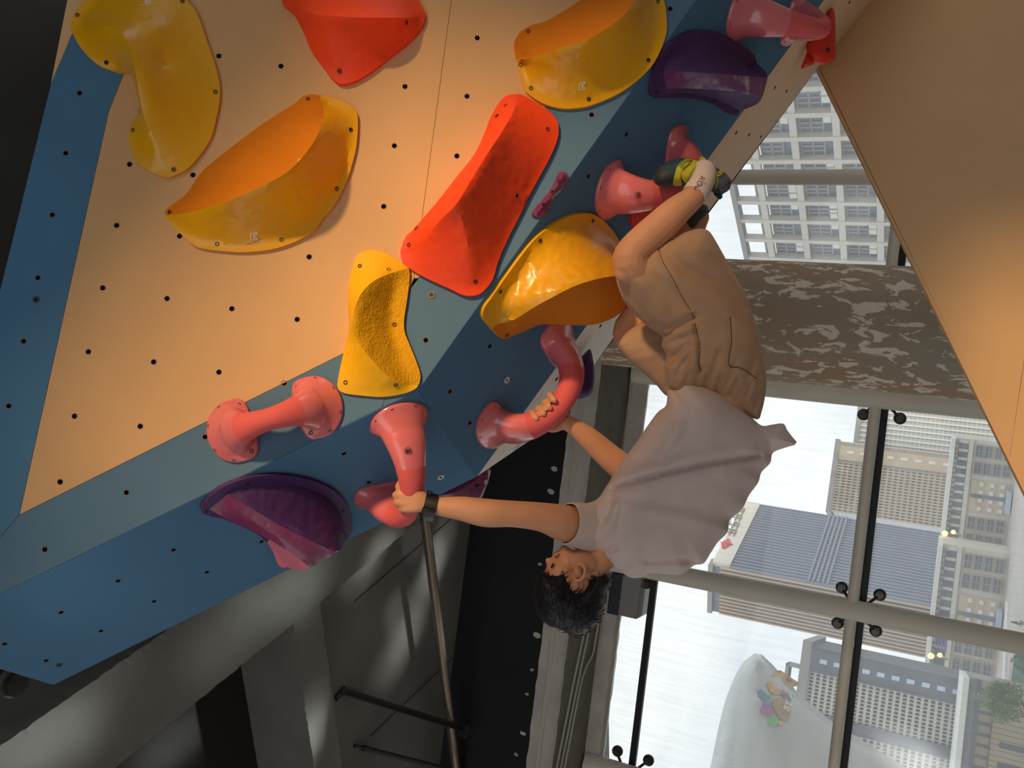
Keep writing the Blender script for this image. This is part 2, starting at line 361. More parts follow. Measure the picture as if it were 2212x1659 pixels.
def rough_edge(o, amp=0.006, cuts=60, seed=1):      # chip the long edges of a concrete beam a little, leaving the faces flat
    bm = bmesh.new(); bm.from_mesh(o.data)
    ed = sorted(bm.edges, key=lambda e: -e.calc_length())[:4]; ld = (ed[0].verts[0].co - ed[0].verts[1].co).normalized()
    bmesh.ops.subdivide_edges(bm, edges=ed, cuts=cuts, use_grid_fill=True)
    key = lambda v: tuple(round(c, 5) for c in v.co)
    rim = {key(v) for v in bm.verts}; tr = [e for e in bm.edges if abs((e.verts[0].co - e.verts[1].co).normalized().dot(ld)) < .5]
    bmesh.ops.subdivide_edges(bm, edges=tr, cuts=9, use_grid_fill=True)
    r = random.Random(seed); w = 0.0
    for v in [q for q in bm.verts if key(q) in rim]:
        w = .6 * w + .4 * r.uniform(-1, 1)
        v.co += Vector((r.uniform(-1, 1), r.uniform(-1, 1), r.uniform(-1, 1))) * amp
    bm.to_mesh(o.data); bm.free(); return o
depth_wall = -(wc @ WN)
s_ = struct(rough_edge(bbox_uv('trim_1', -4.0, 8.0, o1 - 0.0, o2, ZB, ZB + 0.6, M_CONC), 0.0035, 420, 3)); s_['label'] = 'long raw concrete ceiling beam running behind the blue wall'
s_ = struct(rough_edge(bbox_uv('trim_2', a1, a2, o2, 9.0, ZB + 0.01, ZB + 0.6, M_CONC), 0.0035, 300, 4)); s_['label'] = 'concrete cross beam joining the long ceiling beam'
sl = struct(bbox_uv('ceiling', -9, 9.5, -9, 11, ZB + 0.48, ZB + 0.75, M_CEIL)); sl['label'] = 'dark ceiling slab above the climbing wall'
# plain soffit panel beyond the cross beam, cut off by the dark wall
def on_wall(b, z):     # point of the dark wall at beam offset b
    # solve (BU*a + BV*b + UZ*z - wc)@WN = 0
    a = ((wc - BV * b - UZ * z) @ WN) / (BU @ WN); return BU * a + BV * b + UZ * z
lp = [BU * a2 + BV * o2 + UZ * ZS, BU * a2 + BV * 9.0 + UZ * ZS, on_wall(9.0, ZS), on_wall(o2, ZS)]
s_ = struct(fix_normals(MB().prism(lp, UZ * 0.3).build('trim_3', M_CONC))); s_['label'] = 'plain concrete soffit panel beside the dark wall'
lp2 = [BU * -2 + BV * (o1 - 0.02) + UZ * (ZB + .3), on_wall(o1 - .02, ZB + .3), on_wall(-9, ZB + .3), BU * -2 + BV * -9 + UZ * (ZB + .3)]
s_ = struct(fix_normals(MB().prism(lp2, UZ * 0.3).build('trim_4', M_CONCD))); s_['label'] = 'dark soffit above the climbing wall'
for k, ((xa, ya), (xb, yb)) in enumerate((((1010, 1090), (765, 1300)), ((1000, 1400), (800, 1590)))):     # shutter joints in the soffit
    p, q = zat(xa, ya, ZS - .001), zat(xb, yb, ZS - .001)
    o = MB().tube([p, q], 0.006, 5).build('shutter_joint', M_CONCD); o.parent = s_
# dark wall over the window, then the raw header strip, the recess and the outer lip
zhdr = lambda px, py: WALL.at(px, py)[2]
z_h1 = (zhdr(1240, 870) + zhdr(1178, 1349) + zhdr(1130, 1654)) / 3
z_h2 = (zhdr(1287, 900) + zhdr(1222, 1380) + zhdr(1180, 1654)) / 3
def wpt(s, off, z): return wc * np.array([1, 1, 0]) + WU * s - WN * off + UZ * z      # s along wall, off = metres beyond the dark wall
def wbox(name, s0, s1, f0, f1, z0, z1, m, parent=None):
    return fix_normals(MB().box8([wpt(s, f, z) for z in (z0, z1) for s, f in ((s0, f0), (s1, f0), (s1, f1), (s0, f1))]).build(name, m, parent))
o = struct(wbox('wall_front', -14, 12, 0.0, 0.9, z_h1, ZB + 0.6, M_DARK)); o['label'] = 'black painted wall above the window header'
hd = struct(wbox('trim_5', -14, 12, -0.012, 0.06, z_h2, z_h1 + 0.0, M_CONCL)); rough_edge(hd, 0.004, 420, 5); hd['label'] = 'raw concrete header strip along the ragged paint edge'
ln = wbox('plaster_line', -14, 12, -0.022, 0.0, z_h2 + (z_h1 - z_h2) * .40, z_h2 + (z_h1 - z_h2) * .58, M_CHALK); ln.parent = hd; rough_edge(ln, .004, 120, 8)
for k in range(26):      # spilled dabs of bare concrete along the paint edge
    s = -6 + k * 0.26 + random.uniform(-.08, .08); zz = z_h1 + random.uniform(0.0, 0.10); r = random.uniform(.012, .03)
    ring = [wpt(s + math.cos(t) * r * random.uniform(.5, 1.0), -0.002, zz + math.sin(t) * r * random.uniform(.7, 1.7)) for t in np.linspace(0, 2 * math.pi, 9)[:-1]]
    d = fix_normals(MB().prism(ring, -WN * .004).build('bare_patch', M_CONCL)); d.parent = hd
_off = lambda px, py, z: -((zat(px, py, z) - wc) @ WN)
f_rec = (_off(1362, 900, z_h2) + _off(1305, 1380, z_h2) + _off(1260, 1654, z_h2)) / 3
o = struct(wbox('trim_6', -14, 12, 0.06, f_rec, z_h2 + 0.03, z_h2 + 0.2, M_RECESS)); o['label'] = 'grey recessed board under the window header'
_z = lambda px, py, off: (lambda r: (ORG + r * (((wc - WN * off - ORG) @ WN) / (r @ WN)))[2])(rdir(px, py))
z_h3 = (_z(1392, 900, f_rec) + _z(1328, 1366, f_rec) + _z(1283, 1654, f_rec)) / 3
o = struct(rough_edge(wbox('trim_7', -14, 12, f_rec, f_rec + 0.14, z_h3, z_h2 + 0.2, M_CONCL), .004, 420, 9)); o['label'] = 'pale concrete outer lip of the window header'
# conduits lying in the recess
for k, pts in enumerate((((1372, 790), (1352, 985), (1259, 1380), (1202, 1659), (1120, 2050)), ((1378, 790), (1357, 985), (1269, 1376), (1211, 1659), (1130, 2050)), ((1366, 790), (1346, 985), (1291, 1355), (1277, 1421), (1258, 1463), (1219, 1659), (1140, 2050)))):
    w = catmull([zat(x, y, z_h2 + 0.012) for x, y in pts], 0.12)
    tag(MB().tube(w, 0.009, 8).build('conduit', M_CABLE, smooth=True), ['slim white conduit nearest the dark wall under the header', 'slim white conduit in the middle of the header recess', 'kinked white conduit nearest the glass under the header'][k], 'conduit', 'white conduits along the window header')
# horizontal sprinkler pipe below the soffit
ZP = ZS - 0.22
tag(MB().tube([zat(905, 1010, ZP), zat(950, 1375, ZP), zat(985, 1659, ZP), zat(1020, 1950, ZP)], 0.034, 14).build('ceiling_pipe', M_GALV, smooth=True), 'long galvanised steel pipe hung below the concrete soffit', 'pipe')
# two steel arms under the soffit
br = empty('bracket_arm', zat(740, 1500, ZS)); tag(br, 'dark angle steel arm bolted to the soffit by a foot plate', 'bracket')
q0, q1 = zat(736, 1498, ZS - .01), zat(1000, 1580, ZS - .30)
dd = (q1 - q0) / np.linalg.norm(q1 - q0); sd = np.cross(dd, UZ); sd /= np.linalg.norm(sd); uu = np.cross(sd, dd)
MB().box((q0 + q1) / 2, dd, sd, uu, np.linalg.norm(q1 - q0) / 2, .004, .022).box((q0 + q1) / 2 + uu * .02 + sd * .02, dd, sd, uu, np.linalg.norm(q1 - q0) / 2, .022, .004).build('angle_arm', M_STEELD, br)
MB().box(q0 - UZ * .0, BU, BV, UZ, .05, .02, .008).build('foot_plate', M_STEELD, br)
MB().box(q1, dd, sd, uu, .012, .045, .04).build('end_plate', M_STEELD, br)
br = empty('threaded_hanger', zat(772, 1613, ZS)); tag(br, 'dark threaded hanger rod with a nut near the foot of the picture', 'bracket')
q0, q1 = zat(766, 1611, ZS - .01), zat(990, 1668, ZS - .30)
MB().tube([q0, q1], .011, 8).build('rod', M_STEELD, br); MB().tube([q0 + (q1 - q0) * .07, q0 + (q1 - q0) * .11], .021, 6).build('nut', M_STEELD, br)
MB().tube([q0 + (q1 - q0) * .11, q1], .017, 8).build('sleeve', M_STEELD, br)
# pipe stub in the dark corner at the top of the long beam
ps = empty('pipe_stub', zat(30, 1490, ZB + .2)); tag(ps, 'rusty pipe stub hanging in the dark corner beside the blue panel', 'pipe')
p0 = zat(30, 1475, ZB + .05); MB().tube([p0 + UZ * .2, p0 - UZ * .03], .05, 14).build('stub', M_CEIL, ps, True); MB().tube([p0 + UZ * .02, p0 - UZ * .005], .062, 14).build('collar', M_CONCD, ps, True)
# the rest of the room
s_ = struct(MB().aabox((-13, -8, -0.12), (13, 7.4, 0)).build('floor', M_MAT)); s_['label'] = 'grey crash mat floor'
def wall_with_holes(name, origin, du, dv, W, H, holes, thick, m):
    """flat wall with rectangular or polygonal openings (u, v in metres)"""
    out = [(0, 0), (W, 0), (W, H), (0, H)]; V = [Vector(p) for p in out]; Ed = [(0, 1), (1, 2), (2, 3), (3, 0)]
    for h in holes:
        k = len(V); V += [Vector(p) for p in h]; Ed += [(k + i, k + (i + 1) % len(h)) for i in range(len(h))]
    r = delaunay_2d_cdt(V, Ed, [], 0, 1e-6); vo = np.array([tuple(p) for p in r[0]]); tr = np.array(r[2]); cen = vo[tr].mean(1)
    keep = np.ones(len(tr), bool)
    for h in holes: keep &= ~inside(h, cen)
    tr = tr[keep]; dn = np.cross(du, dv); n = len(vo)
    a = [np.asarray(origin) + np.asarray(du) * p[0] + np.asarray(dv) * p[1] for p in vo]; b = [p + dn * thick for p in a]
    f = [tuple(t) for t in tr] + [tuple(n + i for i in t[::-1]) for t in tr]
    cnt = {}
    for t in tr:
        for i in range(3):
            e = (t[i], t[(i + 1) % 3]); cnt[e] = 1
    for (i, j) in list(cnt):
        if (j, i) not in cnt: f.append((i, n + i, n + j, j))
    return fix_normals(mesh_obj(name, a + b, f, m))
YB = -4.0
X0, Z0 = -60.0, -25.0  # unseen wall made oversized to keep direct sun off the city
hole_hi = [(2.4, 2.52), (3.3, 2.28), (3.75, 2.14), (4.2, 2.04), (4.5, 1.88), (4.7, 1.74), (5.35, 1.64), (5.25, 2.60), (4.9, 2.74), (4.3, 2.93), (3.9, 3.08), (3.5, 3.30), (2.4, 3.62)]  # opening shaped to set where sun falls on the overhang
hole_lo = [(3.2, 0.62), (5.62, 0.62), (5.62, 0.98), (3.2, 0.95)]  # narrow slot added so only weak sun reaches the upright wall
hole_b = [(-6.6, -1.3), (1.0, -1.3), (1.0, 3.1), (-6.6, 3.1)]  # opening added to let in sky fill from behind the camera
hole_c = [(10.0, -0.6), (12.8, -0.6), (12.8, 2.4), (10.0, 2.4)]
_h = lambda poly: [(x - X0, z + CAMZ - Z0) for x, z in poly]
s_ = struct(wall_with_holes('wall_back', (X0, YB, Z0), (1, 0, 0), (0, 0, 1), 220, 95, [_h(hole_hi), _h(hole_lo), _h(hole_b), _h(hole_c)], 0.2, M_WALLP)); s_['label'] = 'unseen grey rear wall with openings shaped to steer the sun'
s_ = struct(wall_with_holes('wall_left', (-7, 7.4, 0), (0, -1, 0), (0, 0, 1), 11.4, 5.6, [[(.4, .3), (11, .3), (11, 4.4), (.4, 4.4)]], 0.2, M_WALLP)); s_['label'] = 'unseen grey side wall with a long opening added for sky light'  # unseen wall, opened wide to brighten the window side
s_ = struct(wall_with_holes('wall_right', (13, -4, 0), (0, 1, 0), (0, 0, 1), 13, 5.6, [[(1, .3), (12, .3), (12, 4.6), (1, 4.6)]], 0.2, M_WALLP)); s_['label'] = 'unseen grey side wall with an opening added for sky light'  # unseen wall, opened up for fill light
# round column with peeling paint
F_W = f_rec + 0.10                         # glass line
F_P = f_rec - 0.02                         # pipe line
cp = (P(1800, 575, 6.2) + P(1800, 830, 6.2)) / 2; r_col = np.linalg.norm(P(1800, 570, 6.2) - P(1800, 836, 6.2)) / 2
def col_mesh():
    m = MB(); rings = []
    for z in np.linspace(-0.0, ZB + .2, 40):
        rings.append([np.array([cp[0] + math.cos(t) * r_col * (1 + .004 * random.uniform(-1, 1)), cp[1] + math.sin(t) * r_col * (1 + .004 * random.uniform(-1, 1)), z]) for t in np.linspace(0, 2 * math.pi, 49)[:-1]])
    return m.rings(rings)
tag(col_mesh().build('concrete_column', M_COLUMN, smooth=True, origin=(cp[0], cp[1], 0)), 'thick round concrete column with peeling brown and white paint', 'column')

# ------------------------------------------------------------------ window: pipes, transoms, seals, spider fittings, panes
win = empty('window_1', wpt(0, F_W, 0)); struct(win); win['label'] = 'tall point-fixed glass wall behind the column'
def woff(px, py, off):                    # pixel -> point on the plane parallel to the window wall, off beyond the dark wall
    r = rdir(px, py); return ORG + r * (((wc - WN * off - ORG) @ WN) / (r @ WN))
def s_of(p): return (p - wc) @ WU
def vpipe(pts, w_px, off, z0, z1):
    s = np.mean([s_of(woff(x, y, off)) for x, y in pts]); c = woff(*pts[0], off); rad = np.linalg.norm(c - ORG) * w_px / FPX / 2
    MB().tube([wpt(s, off, z) for z in np.linspace(z0, z1, 4)], rad, 16).build('mullion_pipe', M_PIPEW, win, True); return s
ZW0, ZW1 = -1.5, z_h3 + 0.1
s_a = vpipe([(1600, 383), (1870, 383)], 31, F_P, ZW0, ZW1)
s_b = vpipe([(1700, 838), (2100, 880)], 44, F_P, ZW0, ZW1)
s_c = vpipe([(1500, 1249), (2200, 1390)], 40, F_P, ZW0, ZW1)
s_d = vpipe([(1330, 1672), (1420, 1694)], 44, F_P, ZW0, ZW1)
zT1 = np.mean([woff(x, y, F_P)[2] for x, y in ((1893, 900), (1850, 1270), (1833, 1400), (1790, 1650))])
zT2 = np.mean([woff(x, y, F_W)[2] for x, y in ((1412, 1260), (1368, 1640))])
S0, S1 = s_d - 2.0, s_a + 2.0
rad = np.linalg.norm(woff(1850, 1270, F_P) - ORG) * 22 / FPX / 2
MB().tube([wpt(s, F_P, zT1) for s in (S0, S1)], rad, 14).build('transom_pipe', M_PIPEW, win, True)
for z in (zT1 - 0.062, zT2):
    wbox('glazing_seal', S0, S1, F_W - 0.02, F_W + 0.03, z - 0.026, z + 0.026, M_RUBBER, win)
for s in (s_a, s_b, s_c, s_d):
    wbox('glazing_seal', s - .012, s + .012, F_W - 0.005, F_W + 0.012, ZW0, ZW1, M_RUBBER, win)
colS = [S0, s_d, s_c, s_b, s_a, S1]; rowZ = [ZW0, zT1 - 0.062, zT2, ZW1]
for i in range(5):
    for j in range(3):
        wbox('glass_pane', colS[i] + .012, colS[i + 1] - .012, F_W, F_W + 0.004, rowZ[j] + .02, rowZ[j + 1] - .02, M_GLASS, win)
def spider(s, z, arms, hub=True):
    e = empty('spider_fitting', wpt(s, F_P, z) - wloc(win), win)
    for ds, dz in arms:
        a, b = wpt(s, F_P - .02, z), wpt(s + ds, F_W - .03, z + dz)
        m = MB(); m.tube([a, a + (b - a) * .6, b], [.016, .012, .011], 8); m.tube([b + WN * .02, b - WN * .01], [.028, .046], 14); m.tube([b - WN * .008, b - WN * .03], .046, 14); m.tube([b + WN * .036, b + WN * .018], .018, 8)
        m.build('arm', M_SPIDER, e, True)
da = 0.135
spider(s_c, zT1 - .04, [(da, da), (da, -da), (-da, da), (-da, -da)])
spider(s_b, zT1 - .04, [(-da, da * .9), (-da, -da), (da, da), (da, -da)])
spider(s_c, zT2, [(da * .8, .07), (-da * .1 - .02, -.12), (-da, .06)])
spider(s_d, zT2, [(da, da), (da, -da), (-da, da), (-da, -da)])
spider(s_d, zT1 - .04, [(da, da), (da, -da)])
# grey box lamp fixed at the header by the head of the climber
gb = empty('box_fixture', wpt(0, 0, 0)); tag(gb, 'grey metal box fixture hanging under the header beside the hair', 'light box')
off = f_rec - .05; c0, c1, c2, c3 = woff(1346, 1243, off), woff(1385, 1250, off), woff(1377, 1325, off), woff(1346, 1331, off)
sv = sorted([s_of(c0), s_of(c3)]); zv = sorted([c0[2], c1[2]])
gb.location = wpt(sv[0], off, zv[1])
wbox('case', sv[0], sv[1], off, off + .30, zv[0], zv[1] + .06, mat('grey_case', (150, 148, 148), .5), gb)
wbox('side_band', sv[0] - .004, sv[1] + .004, off - .004, off + .30, zv[1] + .0, zv[1] + .10, mat('dark_band', (58, 58, 62), .5), gb)

# ------------------------------------------------------------------ climbing wall panels
cw = empty('climbing_wall', PA.at(903, 844)); tag(cw, 'overhanging tan and blue bouldering wall made of bolted plywood panels', 'climbing wall')
def inset(poly, d):
    p = np.asarray(poly); n = len(p); A = 0.5 * sum(p[i][0] * p[(i + 1) % n][1] - p[(i + 1) % n][0] * p[i][1] for i in range(n)); sg = 1 if A > 0 else -1; out = []
    for i in range(n):
        e1 = p[i] - p[i - 1]; e2 = p[(i + 1) % n] - p[i]; n1 = np.array([-e1[1], e1[0]]) / np.linalg.norm(e1) * sg; n2 = np.array([-e2[1], e2[0]]) / np.linalg.norm(e2) * sg
        b = n1 + n2; b /= max(np.dot(b, b) / 2, .3); out.append(p[i] + b * d)
    return np.array(out)
HOLE_R = 0.0088
def hole_mesh(name, ring_mat, R=HOLE_R):
    """bolt hole local mesh: metal insert ring, tube and bottom, axis +Z"""
    prof = [(R * 1.02, 0.0006), (R * .80, 0.0004), (R * .72, -0.003), (R * .70, -0.012)]; v = []; f = []; n = 12
    for r, z in prof:
        v += [(r * math.cos(2 * math.pi * k / n), r * math.sin(2 * math.pi * k / n), z) for k in range(n)]
    for i in range(3):
        for k in range(n): f.append((i * n + k, i * n + (k + 1) % n, (i + 1) * n + (k + 1) % n, (i + 1) * n + k))
    f.append([3 * n + k for k in range(n)])
    me = bpy.data.meshes.new(name); me.from_pydata(v, [], f); me.materials.append(ring_mat); me.materials.append(M_HOLE); me.update()
    for i, p in enumerate(me.polygons): p.material_index = 0 if i < n else 1
    return me
ME_HOLE = hole_mesh('bolt_hole', mat('insert_ring', (120, 84, 60), .5, metal=.3))
def frame_rot(n, roll=None):
    n = np.asarray(n); a = np.cross(n, [0.1, 0.2, 1.0]) if roll is None else np.asarray(roll) - n * (n @ roll)
    a /= np.linalg.norm(a); b = np.cross(n, a)
    return Matrix(((a[0], b[0], n[0]), (a[1], b[1], n[1]), (a[2], b[2], n[2]))).to_4x4()
def place(name, me, p, n, parent, scale=1.0, roll=None):
    o = bpy.data.objects.new(name, me); COL.objects.link(o); o.parent = parent
    o.matrix_local = Matrix.Translation(Vector(np.asarray(p) - wloc(parent))) @ frame_rot(n, roll) @ Matrix.Scale(scale, 4)
    return o
def panel(pl, poly_px, m, holes=(), name='panel', thick=0.02, gap=0.0007, parent=cw, lift=0.0):
    uv = inset([pl.uv(pl.at(*p)) for p in poly_px], gap)
    V = [Vector(p) for p in uv]; n0 = len(V); Ed = [(i, (i + 1) % n0) for i in range(n0)]; hc = []
    for h in holes:
        c = pl.uv(pl.at(*h)); hc.append(c); k = len(V)
        V += [Vector((c[0] + HOLE_R * math.cos(2 * math.pi * i / 12), c[1] + HOLE_R * math.sin(2 * math.pi * i / 12))) for i in range(12)]
        Ed += [(k + i, k + (i + 1) % 12) for i in range(12)]
    r = delaunay_2d_cdt(V, Ed, [], 0, 1e-7); vo = np.array([tuple(p) for p in r[0]]); tr = np.array([t for t in r[2] if len(t) == 3]); cen = vo[tr].mean(1)
    keep = inside(uv, cen)
    for c in hc: keep &= np.linalg.norm(cen - c, axis=1) > HOLE_R * .97
    tr = tr[keep]; n = len(vo)
    a = [pl.xyz(p[0], p[1], lift) for p in vo]; b = [pl.xyz(p[0], p[1], lift - thick) for p in uv]
    f = [tuple(t) for t in tr] + [list(range(n, n + n0))[::-1]] + [(i, (i + 1) % n0, n + (i + 1) % n0, n + i) for i in range(n0)]
    root = mesh_obj(name, a + b, f, m, parent)
    for c in hc: place('bolt_hole', ME_HOLE, pl.xyz(c[0], c[1], lift), pl.n, root)
    return root
def split_holes(holes, polys):
    out = []
    for p in polys: out.append([h for h in holes if inside(p, [h])[0]])
    return out
HA = [(361, 645), (501, 667), (642, 690), (222, 622), (82, 600), (332, 782), (191, 760), (473, 804), (614, 828), (51, 737), (303, 921), (161, 899), (19, 877), (443, 944), (273, 1064), (130, 1041), (97, 1187), (388, 510), (252, 487), (113, 464), (417, 378), (280, 355), (142, 331), (172, 201), (473, 121), (607, 143), (875, 187), (1009, 208), (668, 555), (829, 446), (852, 315), (987, 337), (1031, 82), (920, 735), (1278, 248), (1448, 19), (741, 165), (530, 532), (1120, 360)]
tan1 = [(42, 1112), (741, 764), (884, 626), (894, 601), (975, 0), (1010, -250), (385, -250), (268, 158), (235, 240)]
tan2 = [(894, 601), (905, 600), (1178, 232), (1352, 0), (1540, -250), (1010, -250), (975, 0)]
blR = [(905, 600), (903, 844), (828, 880), (830, 855), (885, 627), (894, 601)]
bl_right = [(905, 600), (884, 626), (826, 880), (903, 844), (1503, 0), (1681, -250), (1540, -250), (1352, 0), (1178, 232)]
bl_low = [(42, 1112), (-183, 1372), (826, 880), (884, 626), (741, 764)]
bl_left = [(42, 1112), (235, 240), (268, 158), (385, -250), (290, -250), (187, 0), (110, 180), (-183, 1372)]
sliver = [(110, 180), (187, 0), (290, -250), (205, -250), (145, 0)]
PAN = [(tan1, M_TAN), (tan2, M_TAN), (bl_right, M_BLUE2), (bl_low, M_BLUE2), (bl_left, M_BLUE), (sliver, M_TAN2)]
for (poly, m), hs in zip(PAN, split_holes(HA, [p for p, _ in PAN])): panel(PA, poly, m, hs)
HE = [(10, 1391), (132, 1323), (255, 1255), (375, 1188), (100, 1427), (218, 1363), (333, 1299), (447, 1236), (565, 1170), (743, 980), (797, 1042), (912, 978)]
panel(PE, [(903, 844), (-205, 1383), (115, 1480), (1030, 1030)], M_BLUE, HE)
HB = [(1353, 290), (1271, 381), (1058, 748), (972, 846), (1015, 914), (1301, 475), (1456, 298)]
panel(PB, [(903, 844), (1030, 1030), (1780, 0), (1962, -250), (1681, -250)], M_BLUE, HB)
HC = [(1674, 189), (1699, 197), (1590, 287), (1618, 291), (1644, 295), (1835, 5), (1297, 704), (1336, 687), (1202, 819)]
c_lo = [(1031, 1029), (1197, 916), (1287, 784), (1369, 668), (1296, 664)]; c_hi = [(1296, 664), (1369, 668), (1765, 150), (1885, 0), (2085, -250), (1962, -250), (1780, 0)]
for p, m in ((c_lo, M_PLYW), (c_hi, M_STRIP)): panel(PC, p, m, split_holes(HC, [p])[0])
# dark sheets added behind the panels so no light leaks through the joints
for pl, p in ((PA, [(903, 844), (-183, 1372), (110, 180), (145, 0), (205, -250), (1681, -250)]), (PE, [(903, 844), (-205, 1383), (115, 1480), (1030, 1030)]), (PB, [(903, 844), (1030, 1030), (1962, -250), (1681, -250)]), (PC, [(1031, 1029), (1197, 916), (1287, 784), (1765, 150), (2085, -250), (1962, -250)])):
    c = np.mean([pl.uv(pl.at(*q)) for q in p], 0); lp = [pl.at(*q) for q in p]; lp = [pl.q + (q - pl.q) - pl.n * .03 for q in lp]; cc = np.mean(lp, 0); lp = [q + (cc - q) * .012 for q in lp]
    MB().add(lp, [list(range(len(lp)))]).build('light_block', M_BACK, cw)
# hidden far sides of the prow, closing it up to the ceiling
def skin(px_pl, dirv, L, m, nm):
    a = [pl.at(*q) for q, pl in px_pl]; b = [p + np.asarray(dirv) * L for p in a]
    return mesh_obj(nm, a + b, [(i, i + 1, len(a) + i + 1, len(a) + i) for i in range(len(a) - 1)], m, cw)
skin([((115, 1480), PE), ((1030, 1030), PE), ((1197, 916), PC), ((1287, 784), PC), ((1765, 150), PC)], np.array([.25, .55, .8]) / 1.0, 1.5, M_BACK, 'rear_skin')
skin([((-183, 1372), PA), ((110, 180), PA), ((145, 0), PA), ((205, -250), PA)], np.array([0, .9, .45]), 1.6, M_BACK, 'top_skin')
# big screws and washers left in the panels
def washer_mesh(name, m1, m2, R):
    v, f, n = [], [], 16
    for r, z in ((R, 0), (R * .97, .0018), (R * .5, .0018), (R * .42, .0002)):
        v += [(r * math.cos(2 * math.pi * k / n), r * math.sin(2 * math.pi * k / n), z) for k in range(n)]
    for i in range(3):
        for k in range(n): f.append((i * n + k, i * n + (k + 1) % n, (i + 1) * n + (k + 1) % n, (i + 1) * n + k))
    f.append([3 * n + k for k in range(n)])
    me = bpy.data.meshes.new(name); me.from_pydata(v, [], f); me.materials.append(m1); me.materials.append(m2); me.update()
    for i, p in enumerate(me.polygons): p.material_index = 0 if i < 3 * n else 1
    return me
ME_WASH = washer_mesh('washer', M_WASHER, M_HOLE, .0125); ME_WASH2 = washer_mesh('bolt_washer', M_STEEL, M_BLACKSTEEL, .0125); ME_WASH3 = washer_mesh('dark_washer', M_BLACKSTEEL, M_HOLE, .0105)
for pl, q, me in ((PE, (952, 1031), ME_WASH), (PB, (1095, 821), ME_WASH), (PA, (932, 637), ME_WASH2), (PA, (78, 647), ME_WASH3), (PE, (128, 1437), ME_WASH3)):
    place('washer', me, pl.at(*q, .0005), pl.n, cw)
# upright tan wall below the overhang
uw = empty('upright_wall', PD.at(1765, 150)); tag(uw, 'smooth tan upright wall panel filling the right side', 'climbing wall')
dpoly = [(1773, 150), (2093, -250), (2420, -250), (2420, 1466), (2218, 1060)]
seam = [(2212, 780), (2180, 985)]
panel(PD, [(1772, 150), (1759, 150), (2060, -250), (2420, -250), (2330, 0), (2212, 780), (2181, 985)], M_TAN2, [], parent=uw)
panel(PD, [(2181, 985), (2212, 780), (2330, 0), (2420, -250), (2420, 1472)], M_TAN2, [], parent=uw)
e0, e1 = PD.at(1764, 150), PD.at(2412, 1472); ed = (e1 - e0) / np.linalg.norm(e1 - e0); es = np.cross(PD.n, ed); es = es if es @ (PD.at(1900, 150) - e0) > 0 else -es
MB().box((e0 + e1) / 2 + es * .006 - PD.n * .012, ed, es, PD.n, np.linalg.norm(e1 - e0) / 2, .005, .011).build('edge_strip', M_TAN2, uw)

# ------------------------------------------------------------------ climbing holds
def screw_mesh(name, R, m1, m2):
    v, f, n = [], [], 10
    for r, z in ((R * 1.35, -.0005), (R * 1.2, .0012), (R * .85, .0012), (R * .7, -.0022)):
        v += [(r * math.cos(2 * math.pi * k / n), r * math.sin(2 * math.pi * k / n), z) for k in range(n)]
    for i in range(3):
        for k in range(n): f.append((i * n + k, i * n + (k + 1) % n, (i + 1) * n + (k + 1) % n, (i + 1) * n + k))
    f.append([3 * n + k for k in range(n)]); k0 = len(v)
    v += [(R * .28 * math.cos(2 * math.pi * k / 6), R * .28 * math.sin(2 * math.pi * k / 6), -.0012) for k in range(6)]; f.append(list(range(k0, k0 + 6)))
    me = bpy.data.meshes.new(name); me.from_pydata(v, [], f); me.materials.append(m1); me.materials.append(m2); me.update()
    for i, p in enumerate(me.polygons): p.material_index = 0 if i < 2 * n or i == len(me.polygons) - 1 else 1
    return me
ME_SCREW = screw_mesh('screw', .0052, M_BLACKSTEEL, M_HOLE)
class Shell: pass
def shell(pl, outline, feats, step=8.0, bi=0.25, base_h=0.012, sharp_corners=False, round_it=0):
    o3 = np.array([(p[0], p[1], p[2] if len(p) > 2 else base_h) for p in outline], float)
    ol = catmull(o3, step * .85, True) if not sharp_corners else o3
    fl = [catmull(np.array([(p[0], p[1], p[2] if len(p) > 2 else base_h) for p in f], float), step * .8) for f in feats]
    fl = [f[inside(ol, f)] for f in fl]; fl = [f for f in fl if len(f) > 1]
    px, tr, oi, li = cdt(ol, fl, step)
    fixed, vals = {}, {}
    for i, p in zip(oi, ol): fixed[i] = max(p[2], .004)
    for idx, f in zip(li, fl):
        for i, p in zip(idx, f):
            if i is not None and i not in fixed: fixed[i] = p[2]
    k = list(fixed); h = np.maximum(relax(len(px), tr, k, [fixed[i] for i in k], bi), .004)
    if bi >= .3: round_it = 14
    nb = [set() for _ in px]
    for a, b, c in tr: nb[a] |= {b, c}; nb[b] |= {a, c}; nb[c] |= {a, b}
    on_out = set(oi)
    for _ in range(round_it):                       # ease the creases slightly, as gelcoat does
        h2 = h.copy()
        for i, s in enumerate(nb):
            if s and i not in fixed: h2[i] = .6 * h[i] + .4 * np.mean([h[j] for j in s])
        h = h2
    S = Shell(); S.pl, S.px, S.tr, S.h, S.ol, S.oi = pl, px, tr, h, ol, oi
    S.v = np.array([pl.at(x, y, hh) for (x, y), hh in zip(px, h)])
    # round the very rim down a touch and close the skirt to the panel
    S.skirt = np.array([S.v[i] - pl.n * (h[i] + .001) for i in oi])
    return S
def s_height(S, x, y):
    d = np.linalg.norm(S.px - [x, y], axis=1); i = np.argsort(d)[:4]; w = 1 / (d[i] + .5); return float((S.h[i] * w).sum() / w.sum())
def s_normal(S, x, y):
    c = S.px[S.tr].mean(1); i = np.argsort(np.linalg.norm(c - [x, y], axis=1))[:5]; n = np.zeros(3)
    for t in S.tr[i]:
        m = np.cross(S.v[t[1]] - S.v[t[0]], S.v[t[2]] - S.v[t[0]]); m /= np.linalg.norm(m) + 1e-12; n += m if m @ S.pl.n > 0 else -m
    return n / np.linalg.norm(n)
